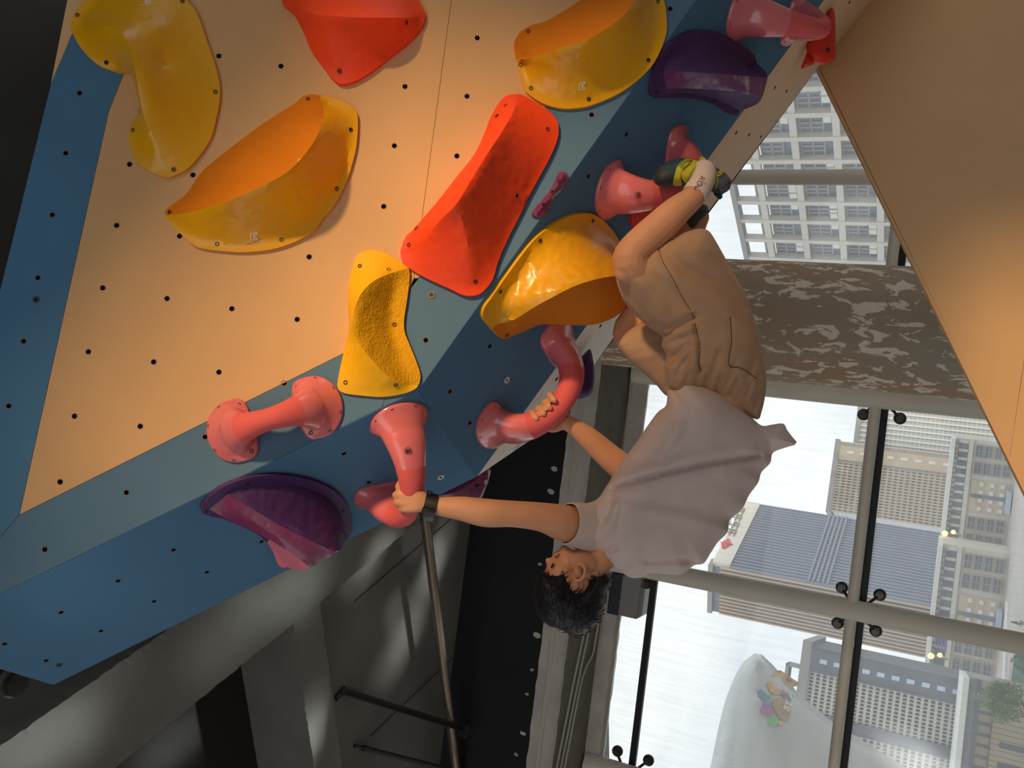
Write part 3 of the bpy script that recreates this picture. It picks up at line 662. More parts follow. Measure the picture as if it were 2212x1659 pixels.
def orient(S, tris):
    out = []
    for t in tris:
        n = np.cross(S.v[t[1]] - S.v[t[0]], S.v[t[2]] - S.v[t[0]]); c = S.v[t].mean(0)
        out.append(tuple(t) if n @ (ORG - c) > 0 else tuple(t[::-1]))
    return out
def hold(name, label, group, S, zones, base_mat, screws=(), sharp=38, base_part='shell', cat='climbing hold', scr=1.0):
    """zones: [(part name, polygon px, material)]; the rest is base_part"""
    base = np.mean(S.skirt, 0); root = empty(name, base); tag(root, label, cat, group)
    cen = S.px[S.tr].mean(1); left = np.ones(len(S.tr), bool); n = len(S.v); m = len(S.oi)
    for nm, poly, mt in zones:
        k = left & inside(poly, cen)
        if not k.any(): continue
        left &= ~k; u = np.unique(S.tr[k]); mp = {a: i for i, a in enumerate(u)}
        mesh_obj(nm, S.v[u], [[mp[i] for i in t] for t in orient(S, S.tr[k])], mt, root, True, sharp)
    allv = np.r_[S.v, S.skirt]; f = orient(S, S.tr[left]) + [(S.oi[i], S.oi[(i + 1) % m], n + (i + 1) % m, n + i) for i in range(m)]
    u = sorted({i for t in f for i in t}); mp = {a: i for i, a in enumerate(u)}
    o = mesh_obj(base_part, allv[u], [[mp[i] for i in t] for t in f], base_mat, root, True, sharp)
    for x, y in screws:
        place('screw', ME_SCREW, S.pl.at(x, y, s_height(S, x, y) + .0012), s_normal(S, x, y), root, scr)
    return root
IMG_R = MW @ [1, 0, 0]; IMG_D = MW @ [0, 1, 0]; IMG_F = MW @ [0, 0, 1]
def text_part(name, body, p, n, roll, size, m, parent, ext=.0004):
    cu = bpy.data.curves.new(name, 'FONT'); cu.body = body; cu.size = size; cu.align_x = 'CENTER'; cu.align_y = 'CENTER'; cu.extrude = ext; cu.resolution_u = 3
    t = bpy.data.objects.new('tmp_text', cu); COL.objects.link(t); dg = bpy.context.evaluated_depsgraph_get(); dg.update()
    me = bpy.data.meshes.new_from_object(t.evaluated_get(dg)); me.name = name; me.materials.clear(); me.materials.append(m)
    bpy.data.objects.remove(t); bpy.data.curves.remove(cu)
    o = bpy.data.objects.new(name, me); COL.objects.link(o); o.parent = parent
    o.matrix_local = Matrix.Translation(Vector(np.asarray(p) - wloc(parent))) @ frame_rot(n, roll); return o
def ek_logo(root, S, x, y, w=.022, roll=None):
    p = S.pl.at(x, y, s_height(S, x, y) + .0015); n = s_normal(S, x, y); r = IMG_R if roll is None else roll
    a = r - n * (n @ r); a /= np.linalg.norm(a); b = -np.cross(a, n); b = b if b @ IMG_D < 0 else -b
    m = MB()
    def bar(x0, y0, x1, y1, t):
        q0, q1 = p + a * x0 * w + b * y0 * w, p + a * x1 * w + b * y1 * w; d = (q1 - q0); L = np.linalg.norm(d); d /= L; s = np.cross(n, d); m.box((q0 + q1) / 2, d, s, n, L / 2, t * w / 2, .0006)
    bar(-.5, -.5, -.38, .5, .16); bar(-.4, .45, .45, .5, .12); bar(-.5, -.5, .40, -.5, .12); bar(.45, .5, .40, .25, .12); bar(-.1, -.35, -.05, .3, .16); bar(-.05, 0, .4, .32, .16); bar(-.05, 0, .40, -.42, .16)
    m.build('logo_mark', M_PRINTW, root)
    text_part('logo_text', 'KEEP BREATH HOLDS', p - b * w * .82, n, a, w * .30, M_PRINTW, root)
GY, GO, GP, GK = 'yellow fibreglass macro holds', 'orange macro holds', 'purple holds', 'pink arch holds'
# Y1 S-shaped yellow hold
S = shell(PA, [(154, 44), (162, 25), (184, 0), (215, -42), (300, -72), (385, -40), (405, 0), (425, 27), (449, 95), (468, 152), (475, 199), (468, 250), (452, 304), (412, 358), (378, 378), (358, 383), (331, 373), (300, 354), (284, 327), (278, 300), (284, 270), (297, 243), (300, 222), (284, 163), (268, 157), (243, 152), (209, 138), (176, 105), (155, 68)],
          [[(172, 55, .014), (180, 40, .014), (205, 8, .014), (250, -30, .014)], [(178, 92, .014), (212, 124, .014), (250, 140, .014)],
           [(178, 44, .02), (205, 52, .075), (235, 58, .115), (262, 70, .135), (277, 98, .14), (288, 135, .13), (298, 185, .115), (308, 240, .085), (328, 300, .045), (352, 362, .016)],
           [(290, 20, .07), (335, 60, .085), (350, 100, .07), (358, 140, .055)],
           [(405, 45, .02), (432, 105, .018), (452, 160, .016), (458, 200, .016), (450, 250, .016), (436, 300, .016), (400, 345, .016), (372, 364, .016)],
           [(296, 290, .016), (306, 330, .016), (330, 358, .016)]], bi=.3)
r = hold('macro_hold', 'yellow S-shaped macro hold in the top left corner', GY, S, [], M_YEL, [(167, 32), (229, 135), (465, 198), (287, 281), (375, 366), (394, 2)])
ek_logo(r, S, 318, 3, .018, -IMG_R + IMG_D * .3)
# Y2 crescent
S = shell(PA, [(356, 463, .015), (363, 449), (402, 419), (436, 371), (496, 321), (574, 263), (638, 223), (650, 211), (668, 204), (690, 206), (725, 213), (755, 226), (770, 243), (773, 262), (771, 304), (764, 341), (747, 395), (720, 446), (700, 468), (672, 503), (608, 533), (540, 544), (479, 542), (425, 533), (395, 510), (366, 478)],
          [[(364, 466, .02), (418, 457, .07), (460, 445, .11), (506, 429, .145), (574, 398, .175), (625, 368, .18), (668, 321, .165), (693, 275, .12), (699, 240, .05), (691, 209, .014)],
           [(376, 478, .014), (405, 505, .014), (430, 520, .014), (480, 528, .014), (540, 529, .014), (605, 518, .014), (660, 490, .014), (690, 460, .014), (708, 438, .014), (735, 390, .014), (752, 335, .014), (757, 290, .014), (757, 255, .014), (742, 236, .014), (705, 224, .014)]], bi=.15)
Y2Z = [(356, 463), (418, 457), (460, 445), (506, 429), (574, 398), (625, 368), (668, 321), (693, 275), (699, 240), (691, 200), (640, 200), (560, 260), (430, 360), (340, 450)]
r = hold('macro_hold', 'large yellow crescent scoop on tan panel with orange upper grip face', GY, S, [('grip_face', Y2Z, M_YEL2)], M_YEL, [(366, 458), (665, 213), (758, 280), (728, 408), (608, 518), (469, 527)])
ek_logo(r, S, 549, 511, .022)
# O1 orange wedge at the top
S = shell(PA, [(608, 0), (635, 30), (655, 68), (672, 108), (702, 149), (720, 172), (737, 181), (761, 177), (795, 159), (835, 128), (882, 91), (909, 61), (919, 34), (913, 17), (895, -12), (850, -60), (740, -95), (620, -60)],
          [[(634, 6, .03), (660, 22, .075), (690, 31, .11), (740, 36, .14), (800, 38, .14), (860, 38, .1), (905, 36, .03)], [(690, 32, .11), (712, 90, .07), (735, 160, .02)]], bi=.12, base_h=.016)
hold('macro_hold', 'orange-red wedge volume cut by the top edge', GO, S, [], M_ORG, [(878, 49), (733, 153)])
# O2 big orange wedge
S = shell(PA, [(1090, 209), (1107, 204), (1125, 204), (1149, 216), (1186, 240), (1203, 260), (1207, 280), (1203, 304), (1186, 344), (1149, 412), (1119, 473), (1102, 506), (1078, 560), (1065, 601), (1048, 625), (1031, 637), (1004, 638), (970, 623), (916, 598), (876, 573), (865, 551), (869, 527), (879, 507), (889, 500), (916, 469), (950, 429), (987, 381), (1024, 334), (1048, 284), (1058, 257), (1075, 226)],
          [[(1119, 207, .02), (1108, 243, .09), (1081, 290, .15), (1054, 331, .175), (1020, 385, .19), (987, 439, .195), (955, 472, .14), (925, 505, .08), (882, 545, .02)],
           [(987, 439, .195), (1002, 490, .14), (1014, 550, .085), (1020, 620, .02)]], bi=.08, base_h=.016)
hold('macro_hold', 'tall orange-red ridge volume beside the tan panel seam', GO, S, [], M_ORG, [(1092, 228), (1073, 250), (1183, 279), (1116, 422), (899, 493), (883, 529), (1027, 608)])
# Y3 crescent at the top right of the tan face
S = shell(PA, [(1254, 0), (1183, 44), (1149, 54), (1125, 68), (1111, 91), (1112, 111), (1117, 135), (1132, 189), (1142, 203), (1173, 223), (1206, 233), (1240, 234), (1281, 226), (1341, 199), (1389, 162), (1419, 125), (1439, 74), (1440, 37), (1434, 0), (1415, -42), (1350, -58), (1300, -40)],
          [[(1115, 126, .018), (1142, 127, .06), (1206, 105, .125), (1274, 83, .165), (1335, 44, .175), (1362, 14, .16), (1378, -20, .12), (1388, -44, .03)],
           [(1130, 130, .014), (1137, 160, .014), (1150, 190, .014), (1175, 209, .014), (1210, 219, .014), (1245, 220, .014), (1290, 210, .014), (1340, 186, .014), (1385, 149, .014), (1410, 112, .014), (1424, 70, .014), (1425, 36, .014), (1418, 0, .014)],
           [(1130, 118, .014), (1130, 92, .014), (1150, 70, .014), (1186, 56, .014)]], bi=.15)
Y3Z = [(1105, 128), (1142, 127), (1206, 105), (1274, 83), (1335, 44), (1362, 14), (1378, -20), (1390, -70), (1250, -70), (1100, 40)]
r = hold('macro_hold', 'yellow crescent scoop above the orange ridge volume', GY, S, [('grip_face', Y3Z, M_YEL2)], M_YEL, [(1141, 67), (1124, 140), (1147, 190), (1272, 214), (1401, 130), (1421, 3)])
ek_logo(r, S, 1258, 186, .022, IMG_R - IMG_D * .1)
# Y4 twisted yellow block
S = shell(PA, [(761, 581), (769, 557), (781, 544), (805, 540), (832, 547), (862, 564), (879, 576), (885, 588), (881, 635), (873, 689), (874, 716), (884, 743), (899, 780), (908, 811), (903, 833), (889, 844), (859, 853), (822, 857), (778, 854), (744, 849), (730, 839), (730, 821), (737, 784), (747, 743), (754, 703), (751, 660), (751, 642), (754, 615)],
          [[(880, 580, .014), (845, 590, .04), (811, 605, .075), (785, 628, .095), (770, 655, .1), (761, 690, .1), (762, 715, .1), (781, 750, .095), (818, 794, .075), (855, 824, .045), (886, 831, .014)],
           [(862, 600, .02), (848, 650, .014), (846, 700, .012), (858, 750, .014), (880, 800, .016)]], bi=.12, base_h=.012)
Y4Z = [(880, 580), (845, 590), (811, 605), (785, 628), (770, 655), (761, 690), (762, 715), (781, 750), (818, 794), (855, 824), (886, 831), (920, 830), (920, 580)]
hold('macro_hold', 'twisted yellow block with a rough dished face touching the orange ridge volume', GY, S, [('dish', Y4Z, M_YELM2)], M_YELM, [(777, 574), (840, 582), (852, 701), (746, 826), (855, 832)])
# Y5 bulging yellow hold on the underside
S = shell(PB, [(1043, 677), (1047, 664), (1061, 644), (1090, 603), (1130, 548), (1163, 510), (1199, 483), (1231, 467), (1253, 462), (1275, 462), (1297, 471), (1322, 496), (1338, 520), (1347, 545, .03), (1356, 575, .10), (1359, 610, .155), (1355, 639, .185), (1352, 659, .19), (1344, 673, .19), (1322, 688, .18), (1293, 699, .165), (1268, 702.5, .145), (1226, 702, .11), (1190, 701, .07), (1166, 702, .03), (1127, 718), (1101, 729), (1089, 733), (1078, 727), (1058, 706), (1044, 688)],
          [[(1096, 684, .03), (1107, 692, .05), (1157, 662, .115), (1199, 639, .16), (1244, 617, .19), (1289, 603, .205), (1333, 595, .195), (1356, 592, .15)],
           [(1062, 690, .014), (1066, 670, .014), (1085, 636, .014), (1110, 600, .014), (1145, 548, .016), (1180, 508, .018), (1220, 482, .018), (1260, 476, .018), (1290, 486, .016), (1312, 506, .016), (1330, 535, .02)]
           , [(1061, 712, .013), (1074, 701, .014), (1093, 697, .02), (1107, 692, .05)]], bi=.75)
Y5Z = [(1107, 692), (1157, 662), (1199, 639), (1244, 617), (1289, 603), (1333, 595), (1380, 590), (1380, 710), (1150, 712), (1089, 745), (1052, 720), (1061, 712), (1074, 701), (1093, 697)]
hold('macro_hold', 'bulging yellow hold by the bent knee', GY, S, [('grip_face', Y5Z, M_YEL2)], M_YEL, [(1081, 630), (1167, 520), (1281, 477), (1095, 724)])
# P1 purple ledge on the underside
S = shell(PB, [(1406, 199), (1408, 176), (1416, 145), (1430, 115), (1455, 88), (1488, 70), (1516, 66), (1547, 70), (1583, 84), (1615, 106), (1631, 122), (1635, 136, .02), (1644, 145, .08), (1656, 158, .16), (1658, 168, .2), (1654, 185, .2), (1647, 208, .2), (1638, 223, .155), (1617, 233, .08), (1606, 237, .035), (1597, 244), (1590, 249), (1572, 244), (1547, 228), (1507, 215), (1470, 212), (1439, 212), (1414, 211)],
          [[(1434, 152, .02), (1465, 154, .055), (1497, 156, .09), (1540, 159, .13), (1580, 162, .16), (1620, 165, .185), (1656, 168, .2)],
           [(1440, 192, .02), (1480, 191, .055), (1516, 192, .09), (1550, 194, .125), (1579, 197, .15), (1615, 200, .18), (1647, 208, .2)],
           [(1428, 178, .014), (1432, 150, .014), (1448, 122, .014), (1480, 100, .014), (1516, 92, .014), (1550, 96, .014), (1585, 110, .014), (1615, 132, .014), (1630, 145, .03)],
           [(1434, 152, .02), (1436, 172, .02), (1440, 192, .02)], [(1430, 200, .012), (1470, 202, .012), (1510, 204, .012), (1545, 214, .012), (1575, 228, .012), (1592, 238, .012)]], bi=.1)
P1Z = [(1434, 153), (1497, 156), (1580, 162), (1665, 168), (1650, 208), (1579, 197), (1516, 192), (1440, 192)]
hold('ledge_hold', 'purple ledge hold below the yellow crescent scoop, scuffed white on top', GP, S, [('front_face', P1Z, M_PUR)], M_PUR2, [(1418, 200), (1489, 204), (1448, 112), (1518, 80), (1631, 132), (1544, 220), (1594, 241)], scr=.9)
# P2 purple ledge on the left face
S = shell(PE, [(433, 1099), (436, 1093), (456, 1071), (481, 1053), (521, 1037), (561, 1029), (597, 1027), (637, 1030), (677, 1039), (717, 1057), (742, 1080), (754, 1104), (760, 1126), (761, 1142), (758, 1155), (752, 1162), (744, 1171, .07), (740, 1179, .13), (735, 1187, .18), (726, 1194, .2), (702, 1209, .2), (684, 1220, .2), (669, 1226, .2), (655, 1231, .14), (637, 1230, .07), (621, 1225, .02), (612, 1227), (604, 1223), (597, 1212), (590, 1193), (577, 1173), (557, 1155), (532, 1142), (507, 1131), (481, 1121), (452, 1115), (437, 1108)],
          [[(492, 1069, .02), (520, 1085, .05), (546, 1100, .075), (601, 1133, .12), (655, 1160, .16), (702, 1183, .19), (726, 1193, .2)],
           [(452, 1100, .015), (492, 1122, .045), (547, 1147, .09), (586, 1168, .13), (612, 1184, .155), (637, 1200, .178), (662, 1220, .2), (669, 1226, .2)],
           [(455, 1094, .014), (476, 1074, .014), (500, 1062, .014), (540, 1050, .014), (597, 1046, .014), (640, 1050, .014), (685, 1064, .014), (712, 1080, .014), (731, 1101, .014), (742, 1128, .014), (746, 1150, .014)], [(640, 1056, .022), (684, 1071, .026), (707, 1087, .034), (722, 1107, .05), (732, 1132, .085), (736, 1155, .125), (733, 1175, .165), (727, 1191, .2)],
           [(584, 1172, .06), (598, 1194, .02), (614, 1220, .013)], [(453, 1099, .016), (472, 1084, .017), (492, 1069, .02)]], bi=.35)
P2Z1 = [(452, 1100), (492, 1069), (546, 1100), (601, 1133), (655, 1160), (702, 1183), (735, 1190), (690, 1228), (669, 1226), (637, 1200), (586, 1168), (547, 1147), (492, 1122)]
P2Z2 = [(586, 1168), (637, 1200), (669, 1227), (655, 1240), (600, 1232), (570, 1170)]
hold('ledge_hold', 'purple and plum ledge hold with a light pink end on the lower blue panel', GP, S, [('front_face', P2Z1, M_PLUM), ('grip_end', P2Z2, M_PNKL)], M_PUR2, [(445, 1105), (742, 1105), (537, 1046)], scr=.9)
# P3 thin plum strip with three screws
S = shell(PA, [(1206, 375), (1217, 371), (1225, 375), (1227, 388), (1217, 405), (1200, 425), (1183, 456), (1169, 468), (1154, 469), (1148, 463), (1156, 449), (1176, 425), (1193, 402)], [[(1216, 380, .028), (1200, 408, .03), (1178, 440, .03), (1158, 462, .02)]], step=5, bi=.3, base_h=.008)
hold('foot_strip', 'thin plum foothold strip with three screws on the teal margin', GP, S, [], M_PLUM, [(1208, 392), (1193, 414), (1175, 443)], scr=1.0)
# R2 flat red hold behind the shin
S = shell(PB, [(1371, 447), (1400, 441), (1450, 436), (1492, 448), (1486, 486), (1440, 520), (1392, 508), (1368, 487), (1365, 470)], [[(1400, 470, .022), (1450, 465, .024)]], bi=.3, base_h=.014)
hold('macro_hold', 'flat red hold mostly hidden behind the shin', 'red holds', S, [], M_RED, [(1398, 447)])

# --- holds whose mounting face is almost edge-on: solid bodies blown up from their outline
def blob(outline, z, thick, step=6.0, feats=(), flat_back=0.35, zslope=(0, 0), groove=.3, gw=None, full=None, zfun=None):
    """closed solid: silhouette at camera depth z, bulging thick towards the camera and flat_back*thick away"""
    ol = catmull(np.array(outline, float), step, True); cx, cy = ol.mean(0)[:2]
    px, tr, oi, li = cdt(ol, [catmull(np.array(f, float), step) for f in feats], step)
    d = seg_dist(ol, px); R = full or d.max(); d = np.minimum(d, R); b = np.sqrt(np.clip(1 - (1 - d / R) ** 2, 0, 1))
    if feats:
        for f in feats:
            fd = seg_dist(np.array(f, float), px, False); b = b * (1 - groove * np.exp(-(fd / (gw or step * .9)) ** 2))
    zc = z + (px[:, 0] - cx) * zslope[0] + (px[:, 1] - cy) * zslope[1]
    if zfun is not None: zc = np.array([zfun(x, y) for x, y in px])
    fr = np.array([P(x, y, a - thick * q) for (x, y), a, q in zip(px, zc, b)]); bk = np.array([P(x, y, a + thick * flat_back * q) for (x, y), a, q in zip(px, zc, b)])
    n = len(px); so = set(oi); mp = np.array([i if i in so else n + i for i in range(n)])
    v = np.r_[fr, bk]; f = [tuple(t) for t in tr] + [tuple(mp[t][::-1]) for t in tr]
    u = sorted({i for t in f for i in t}); m2 = {a: i for i, a in enumerate(u)}
    return v[u], [[m2[i] for i in t] for t in f], px, fr
def blob_obj(name, outline, z, thick, m, parent=None, sharp=60, **k):
    v, f, px, fr = blob(outline, z, thick, **k); o = mesh_obj(name, v, f, m, parent, True, sharp); fix_normals(o); return o, px, fr
def on_blob(px, fr, x, y): return fr[np.argmin(np.linalg.norm(px - [x, y], axis=1))]
def blob_hold(name, label, group, outline, z, thick, m, screws, **k):
    root = empty(name, P(outline[0][0], outline[0][1], z)); tag(root, label, 'climbing hold', group)
    o, px, fr = blob_obj('body', outline, z, thick, m, root, **k)
    for x, y in screws: place('screw', ME_SCREW, on_blob(px, fr, x, y) - IMG_F * .002, -IMG_F + IMG_R * .5, root, 1.3)
    return root
zc_ = lambda x, y: (MW.T @ (PC.at(x, y) - ORG))[2]
blob_hold('ledge_hold', 'small dark purple hold beneath the white plywood strip', GP, [(1274, 754), (1281, 777), (1284, 804), (1283, 831), (1277, 851), (1257, 861), (1238, 859), (1230, 848), (1226, 820), (1234, 797), (1243, 786), (1256, 771)], 3.42, .05, M_PUR2, [(1263, 787), (1271, 814)], feats=[[(1262, 780), (1270, 800), (1268, 830)]])
blob_hold('ledge_hold', 'plum dish hold peeking out below the forearm, behind the wall corner', GP, [(1059, 1012), (1058, 1028), (1051, 1050), (1038, 1078), (1010, 1098), (975, 1100), (945, 1088), (925, 1070), (960, 1040), (1020, 1010), (1045, 990)], 3.42, .05, M_PLUM, [(1030, 1046)], feats=[[(1046, 1010), (1040, 1040), (1020, 1070), (990, 1085)]])
blob_hold('ledge_hold', 'lilac hold tip showing between the yellow bulge and the thigh', GP, [(1348, 632), (1358, 636), (1371, 657), (1370, 663), (1352, 664), (1345, 650)], 3.75, .03, mat('lilac_gloss', (196, 120, 170), .3, coat=.4), [])
blob_hold('foothold', 'small red wedge foothold where the tan strip meets the upright wall', 'red holds', [(1798, 17), (1803, 27), (1805, 68), (1805, 122), (1799, 132), (1785, 138), (1771, 141), (1762, 136), (1748, 144), (1733, 149), (1730, 146), (1737, 127), (1743, 111), (1741, 97), (1751, 77), (1773, 45), (1788, 26)], zc_(1765, 100) - .13, .06, M_RED, [(1788, 110)], step=5, feats=[[(1741, 112), (1752, 124), (1762, 136)]], groove=.5)

# --- pink arches
def arch(label, pl, f1, f2, h, lean=0.0, foot=(.075, .095), bar=.031, axis_shift=(0, 0), logo=None, n_seg=40, shift2=0.0):
    p1, p2 = pl.at(*f1), pl.at(*f2); ax = p2 - p1; L = np.linalg.norm(ax); ax /= L; sd = np.cross(pl.n, ax)
    root = empty('arch_hold', (p1 + p2) / 2); tag(root, label, 'climbing hold', GK)
    # centre line: out of the wall, over, and back
    k = h * 1.32; c1, c2 = p1 + pl.n * k + ax * L * .10 + sd * lean, p2 + pl.n * k - ax * L * .10 + sd * lean
    bz = lambda t: p1 * (1 - t) ** 3 + 3 * c1 * t * (1 - t) ** 2 + 3 * c2 * t * t * (1 - t) + p2 * t ** 3
    ts = np.r_[0, .012, .03, np.linspace(.055, .945, n_seg), .97, .988, 1]; N = 28; rings = []
    prev = sd
    for t in ts:
        c = bz(t); tg = bz(min(t + .01, 1)) - bz(max(t - .01, 0)); tg /= np.linalg.norm(tg)
        b = sd - tg * (sd @ tg); b /= np.linalg.norm(b); a = np.cross(b, tg)
        e = min(t, 1 - t); s = 1 if t < .5 else -1
        if e == 0: ra, rb = foot
        elif e < .035: ra, rb = foot
        else:
            w = math.exp(-(((e - .035) / .22) ** 1.4)); ra = bar * 1.05 + (foot[0] * .70 - bar * 1.05) * w; rb = bar + (foot[1] * .76 - bar) * w
        hh = 0 if e == 0 else (.008 if e < .02 else .012)
        ring = []
        for q in range(N):
            th = 2 * math.pi * q / N; x, y = math.cos(th), math.sin(th)
            if e < .035:
                # flange in the panel plane: round on the outside, squared off towards the other foot
                so = -1 if t < .5 else 1; base = p1 if t < .5 else p2; rs = 1.0 if e < .02 else .95
                if x >= 0: xo, yo = 1.12 * ra * x, rb * y
                else: xo, yo = -.80 * ra * abs(x) ** .5, rb * math.copysign(abs(y) ** .55, y)
                ring.append(base + ax * xo * so * rs + sd * yo * rs + pl.n * hh)
            else:
                pv = c + a * x * ra + b * y * rb - ax * (-1 if t < .5 else 1) * .012 * math.exp(-e / .08)
                dpl = (pv - pl.q) @ pl.n
                if dpl < .012: pv = pv + pl.n * (.012 - dpl)
                ring.append(pv)
        rings.append(ring)
    # keep the ring start aligned between flange and bar
    def align(r0, r1):
        best = min(((sum(np.linalg.norm(r0[i] - rr[(i + k) % N]) for i in range(0, N, 4)), k, fl) for fl, rr in ((0, r1), (1, r1[::-1])) for k in range(N)), key=lambda q: q[0])
        rr = r1 if best[2] == 0 else r1[::-1]; return [rr[(i + best[1]) % N] for i in range(N)]
    for i in range(1, len(rings)): rings[i] = align(rings[i - 1], rings[i])
    m = len(rings); cut = [0, int(m * .25), int(m * .75), m - 1]
    for nm, a_, b_, mt in (('foot', 0, cut[1], M_PNK), ('grip_bar', cut[1], cut[2], M_PNK2), ('foot', cut[2], m - 1, M_PNK)):
        o = MB().rings(rings[a_:b_ + 1], caps=False).build(nm, mt, root, True, 50); fix_normals(o)
    for base, sg in ((p1, -1), (p2, 1)):
        for th in (-2.35, -1.25, -.45, .45, 1.25, 2.35):
            xo, yo = (math.cos(th) * foot[0] * .98, math.sin(th) * foot[1] * .88) if abs(th) < 2 else (-.46 * foot[0], math.copysign(.76, th) * foot[1])
            place('screw', ME_SCREW, base + ax * xo * sg + sd * yo + pl.n * .0135, pl.n, root, 1.0)
    if logo:
        t = logo; c = bz(t); tg = bz(t + .01) - bz(t - .01); tg /= np.linalg.norm(tg); v = ORG - c; v -= tg * (v @ tg); v /= np.linalg.norm(v)
        i = int(np.argmin(np.abs(ts - t))); r_ = max(rings[i], key=lambda q: (q - c) @ v); p = c + v * (((r_ - c) @ v) + .0015)
        mm = MB(); uu = np.cross(tg, v); R = .011
        pts = [p + (tg * math.cos(x) + uu * math.sin(x)) * R for x in np.linspace(0, 2 * math.pi, 25)]; mm.tube(pts, .0005, 4, False)
        for yy in (.5, .2, -.1, -.4):
            w_ = math.sqrt(1 - yy * yy) * R * .8; mm.box(p + tg * yy * R, uu, tg, v, w_, .0007, .0006)
        mm.build('stamp', M_PRINTB, root)
    return root
arch('low pink handle hold on the blue margin beside the tan panel', PA, (508, 932), (682, 879), .10, foot=(.074, .096), bar=.030, lean=-.012)
arch('pink arch hold gripped by the hand with the black watch', PE, (862, 905), (822, 1066), .20, foot=(.070, .096), logo=.16)
arch('pink arch hold gripped by the far hand beside the white strip', PB, (1068, 918), (1203, 742), .165, foot=(.076, .118), bar=.036)
arch('pink arch hold under the climbing shoe', PB, (1318, 412), (1458, 330), .17, foot=(.074, .106), logo=.16, bar=.033)
arch('pink arch hold at the top edge beside the red foothold', PB, (1598, 28), (1712, 42), .20, foot=(.072, .098), bar=.029)

# ------------------------------------------------------------------ the climber
M_SKIN = mat('skin', (214, 154, 118), 0.55, 0.35, var=0.05, vscale=14, sss=0.12, bump=0.04, bscale=180)
M_SHIRT = mat('washed_mauve_cotton', (216, 196, 190), 0.9, 0.15, var=0.03, vscale=10, bump=0.05, bscale=420, sheen=.2)
M_SHORTS = mat('khaki_brown_cotton', (184, 146, 116), 0.85, 0.2, var=0.05, vscale=9, bump=0.06, bscale=380, sheen=.15)
M_SEAM = mat('dark_stitching', (104, 76, 56), 0.9)
M_HAIR = mat('black_hair', (30, 28, 32), 0.55, 0.4, var=0.2, vscale=60)
M_SOCK = mat('off_white_sock', (228, 208, 202), 0.9, 0.15, bump=0.25, bscale=160, stretch=(6, 6, 1))
M_SHOE = mat('dark_slate_shoe', (52, 56, 64), 0.6, var=0.1, vscale=20)
M_SHOE2 = mat('teal_shoe_upper', (36, 64, 76), 0.7, var=0.1, vscale=20)
M_RAND = mat('grey_shoe_rubber', (96, 92, 104), 0.6)
M_STRAP = mat('lime_yellow_strap', (196, 186, 44), 0.6, var=0.06, vscale=30)
M_STRAP2 = mat('olive_trim', (134, 140, 46), 0.65)
M_WATCH = mat('black_watch_band', (16, 14, 18), 0.45)
M_SCREEN = mat('black_watch_glass', (6, 6, 10), 0.12, 0.3, coat=0.2)
M_BROWNP = mat('brown_print', (120, 78, 40), .8)
def union_mesh(mb, voxel, smooth=6, sfac=.5):
    me = bpy.data.meshes.new('tmp'); me.from_pydata([list(map(float, p)) for p in mb.v], [], mb.f); me.update()
    ob = bpy.data.objects.new('tmp', me); COL.objects.link(ob)
    md = ob.modifiers.new('r', 'REMESH'); md.mode = 'VOXEL'; md.voxel_size = voxel; md.use_smooth_shade = True
    if smooth: sm = ob.modifiers.new('s', 'SMOOTH'); sm.factor = sfac; sm.iterations = smooth
    dg = bpy.context.evaluated_depsgraph_get(); dg.update(); ev = ob.evaluated_get(dg); m2 = ev.to_mesh()
    v = np.empty(len(m2.vertices) * 3); m2.vertices.foreach_get('co', v); f = [tuple(p.vertices) for p in m2.polygons]
    ev.to_mesh_clear(); bpy.data.objects.remove(ob); bpy.data.meshes.remove(me)
    return v.reshape(-1, 3), f
def limb(mb, pts, n=14, sub=4):
    """pts: (px, py, depth, radius in px at that depth) -> smooth tapered limb of overlapping balls and tubes"""
    q = np.array([list(P(x, y, z)) + [r * z / FPX] for x, y, z, r in pts]); out = []
    m = len(q)
    for i in range(m - 1):
        a, b, c, d = q[max(i - 1, 0)], q[i], q[i + 1], q[min(i + 2, m - 1)]
        for t in np.arange(sub) / sub: out.append(0.5 * ((2 * b) + (c - a) * t + (2 * a - 5 * b + 4 * c - d) * t * t + (3 * b - a - 3 * c + d) * t ** 3))
    out.append(q[-1]); out = np.array(out)
    mb.tube(out[:, :3], out[:, 3], n); mb.sphere(out[0, :3], out[0, 3], n, 8); mb.sphere(out[-1, :3], out[-1, 3], n, 8)
def ell(mb, px, py, z, rx, ry, rz, ang=0, n=16):   # ellipsoid: radii in metres along image-x (turned by ang), image-y, view
    a = math.radians(ang); ex = MW @ [math.cos(a), math.sin(a), 0]; ey = MW @ [-math.sin(a), math.cos(a), 0]; ez = MW @ [0, 0, 1]
    mb.sphere(P(px, py, z), (rx, ry, rz), n, 12, axes=[ex, ey, ez])
def cdepth(p): return (MW.T @ (np.asarray(p) - ORG))[2]
zR = cdepth((PE.at(862, 905) + PE.at(822, 1066)) / 2 + PE.n * .20)       # bar under the near hand
zL = cdepth((PB.at(1068, 918) + PB.at(1203, 742)) / 2 + PB.n * .17)      # bar under the far hand
B = MB()
zh = zR - .045
# near arm
limb(B, [(930, 1090, zh + .002, 19), (952, 1094, zh, 21), (1000, 1099, zh - .01, 27), (1050, 1108, zh - .02, 31), (1107, 1110, zh - .01, 29), (1170, 1117, zh + .02, 32), (1218, 1130, zh + .06, 40), (1275, 1140, zh + .14, 42)])
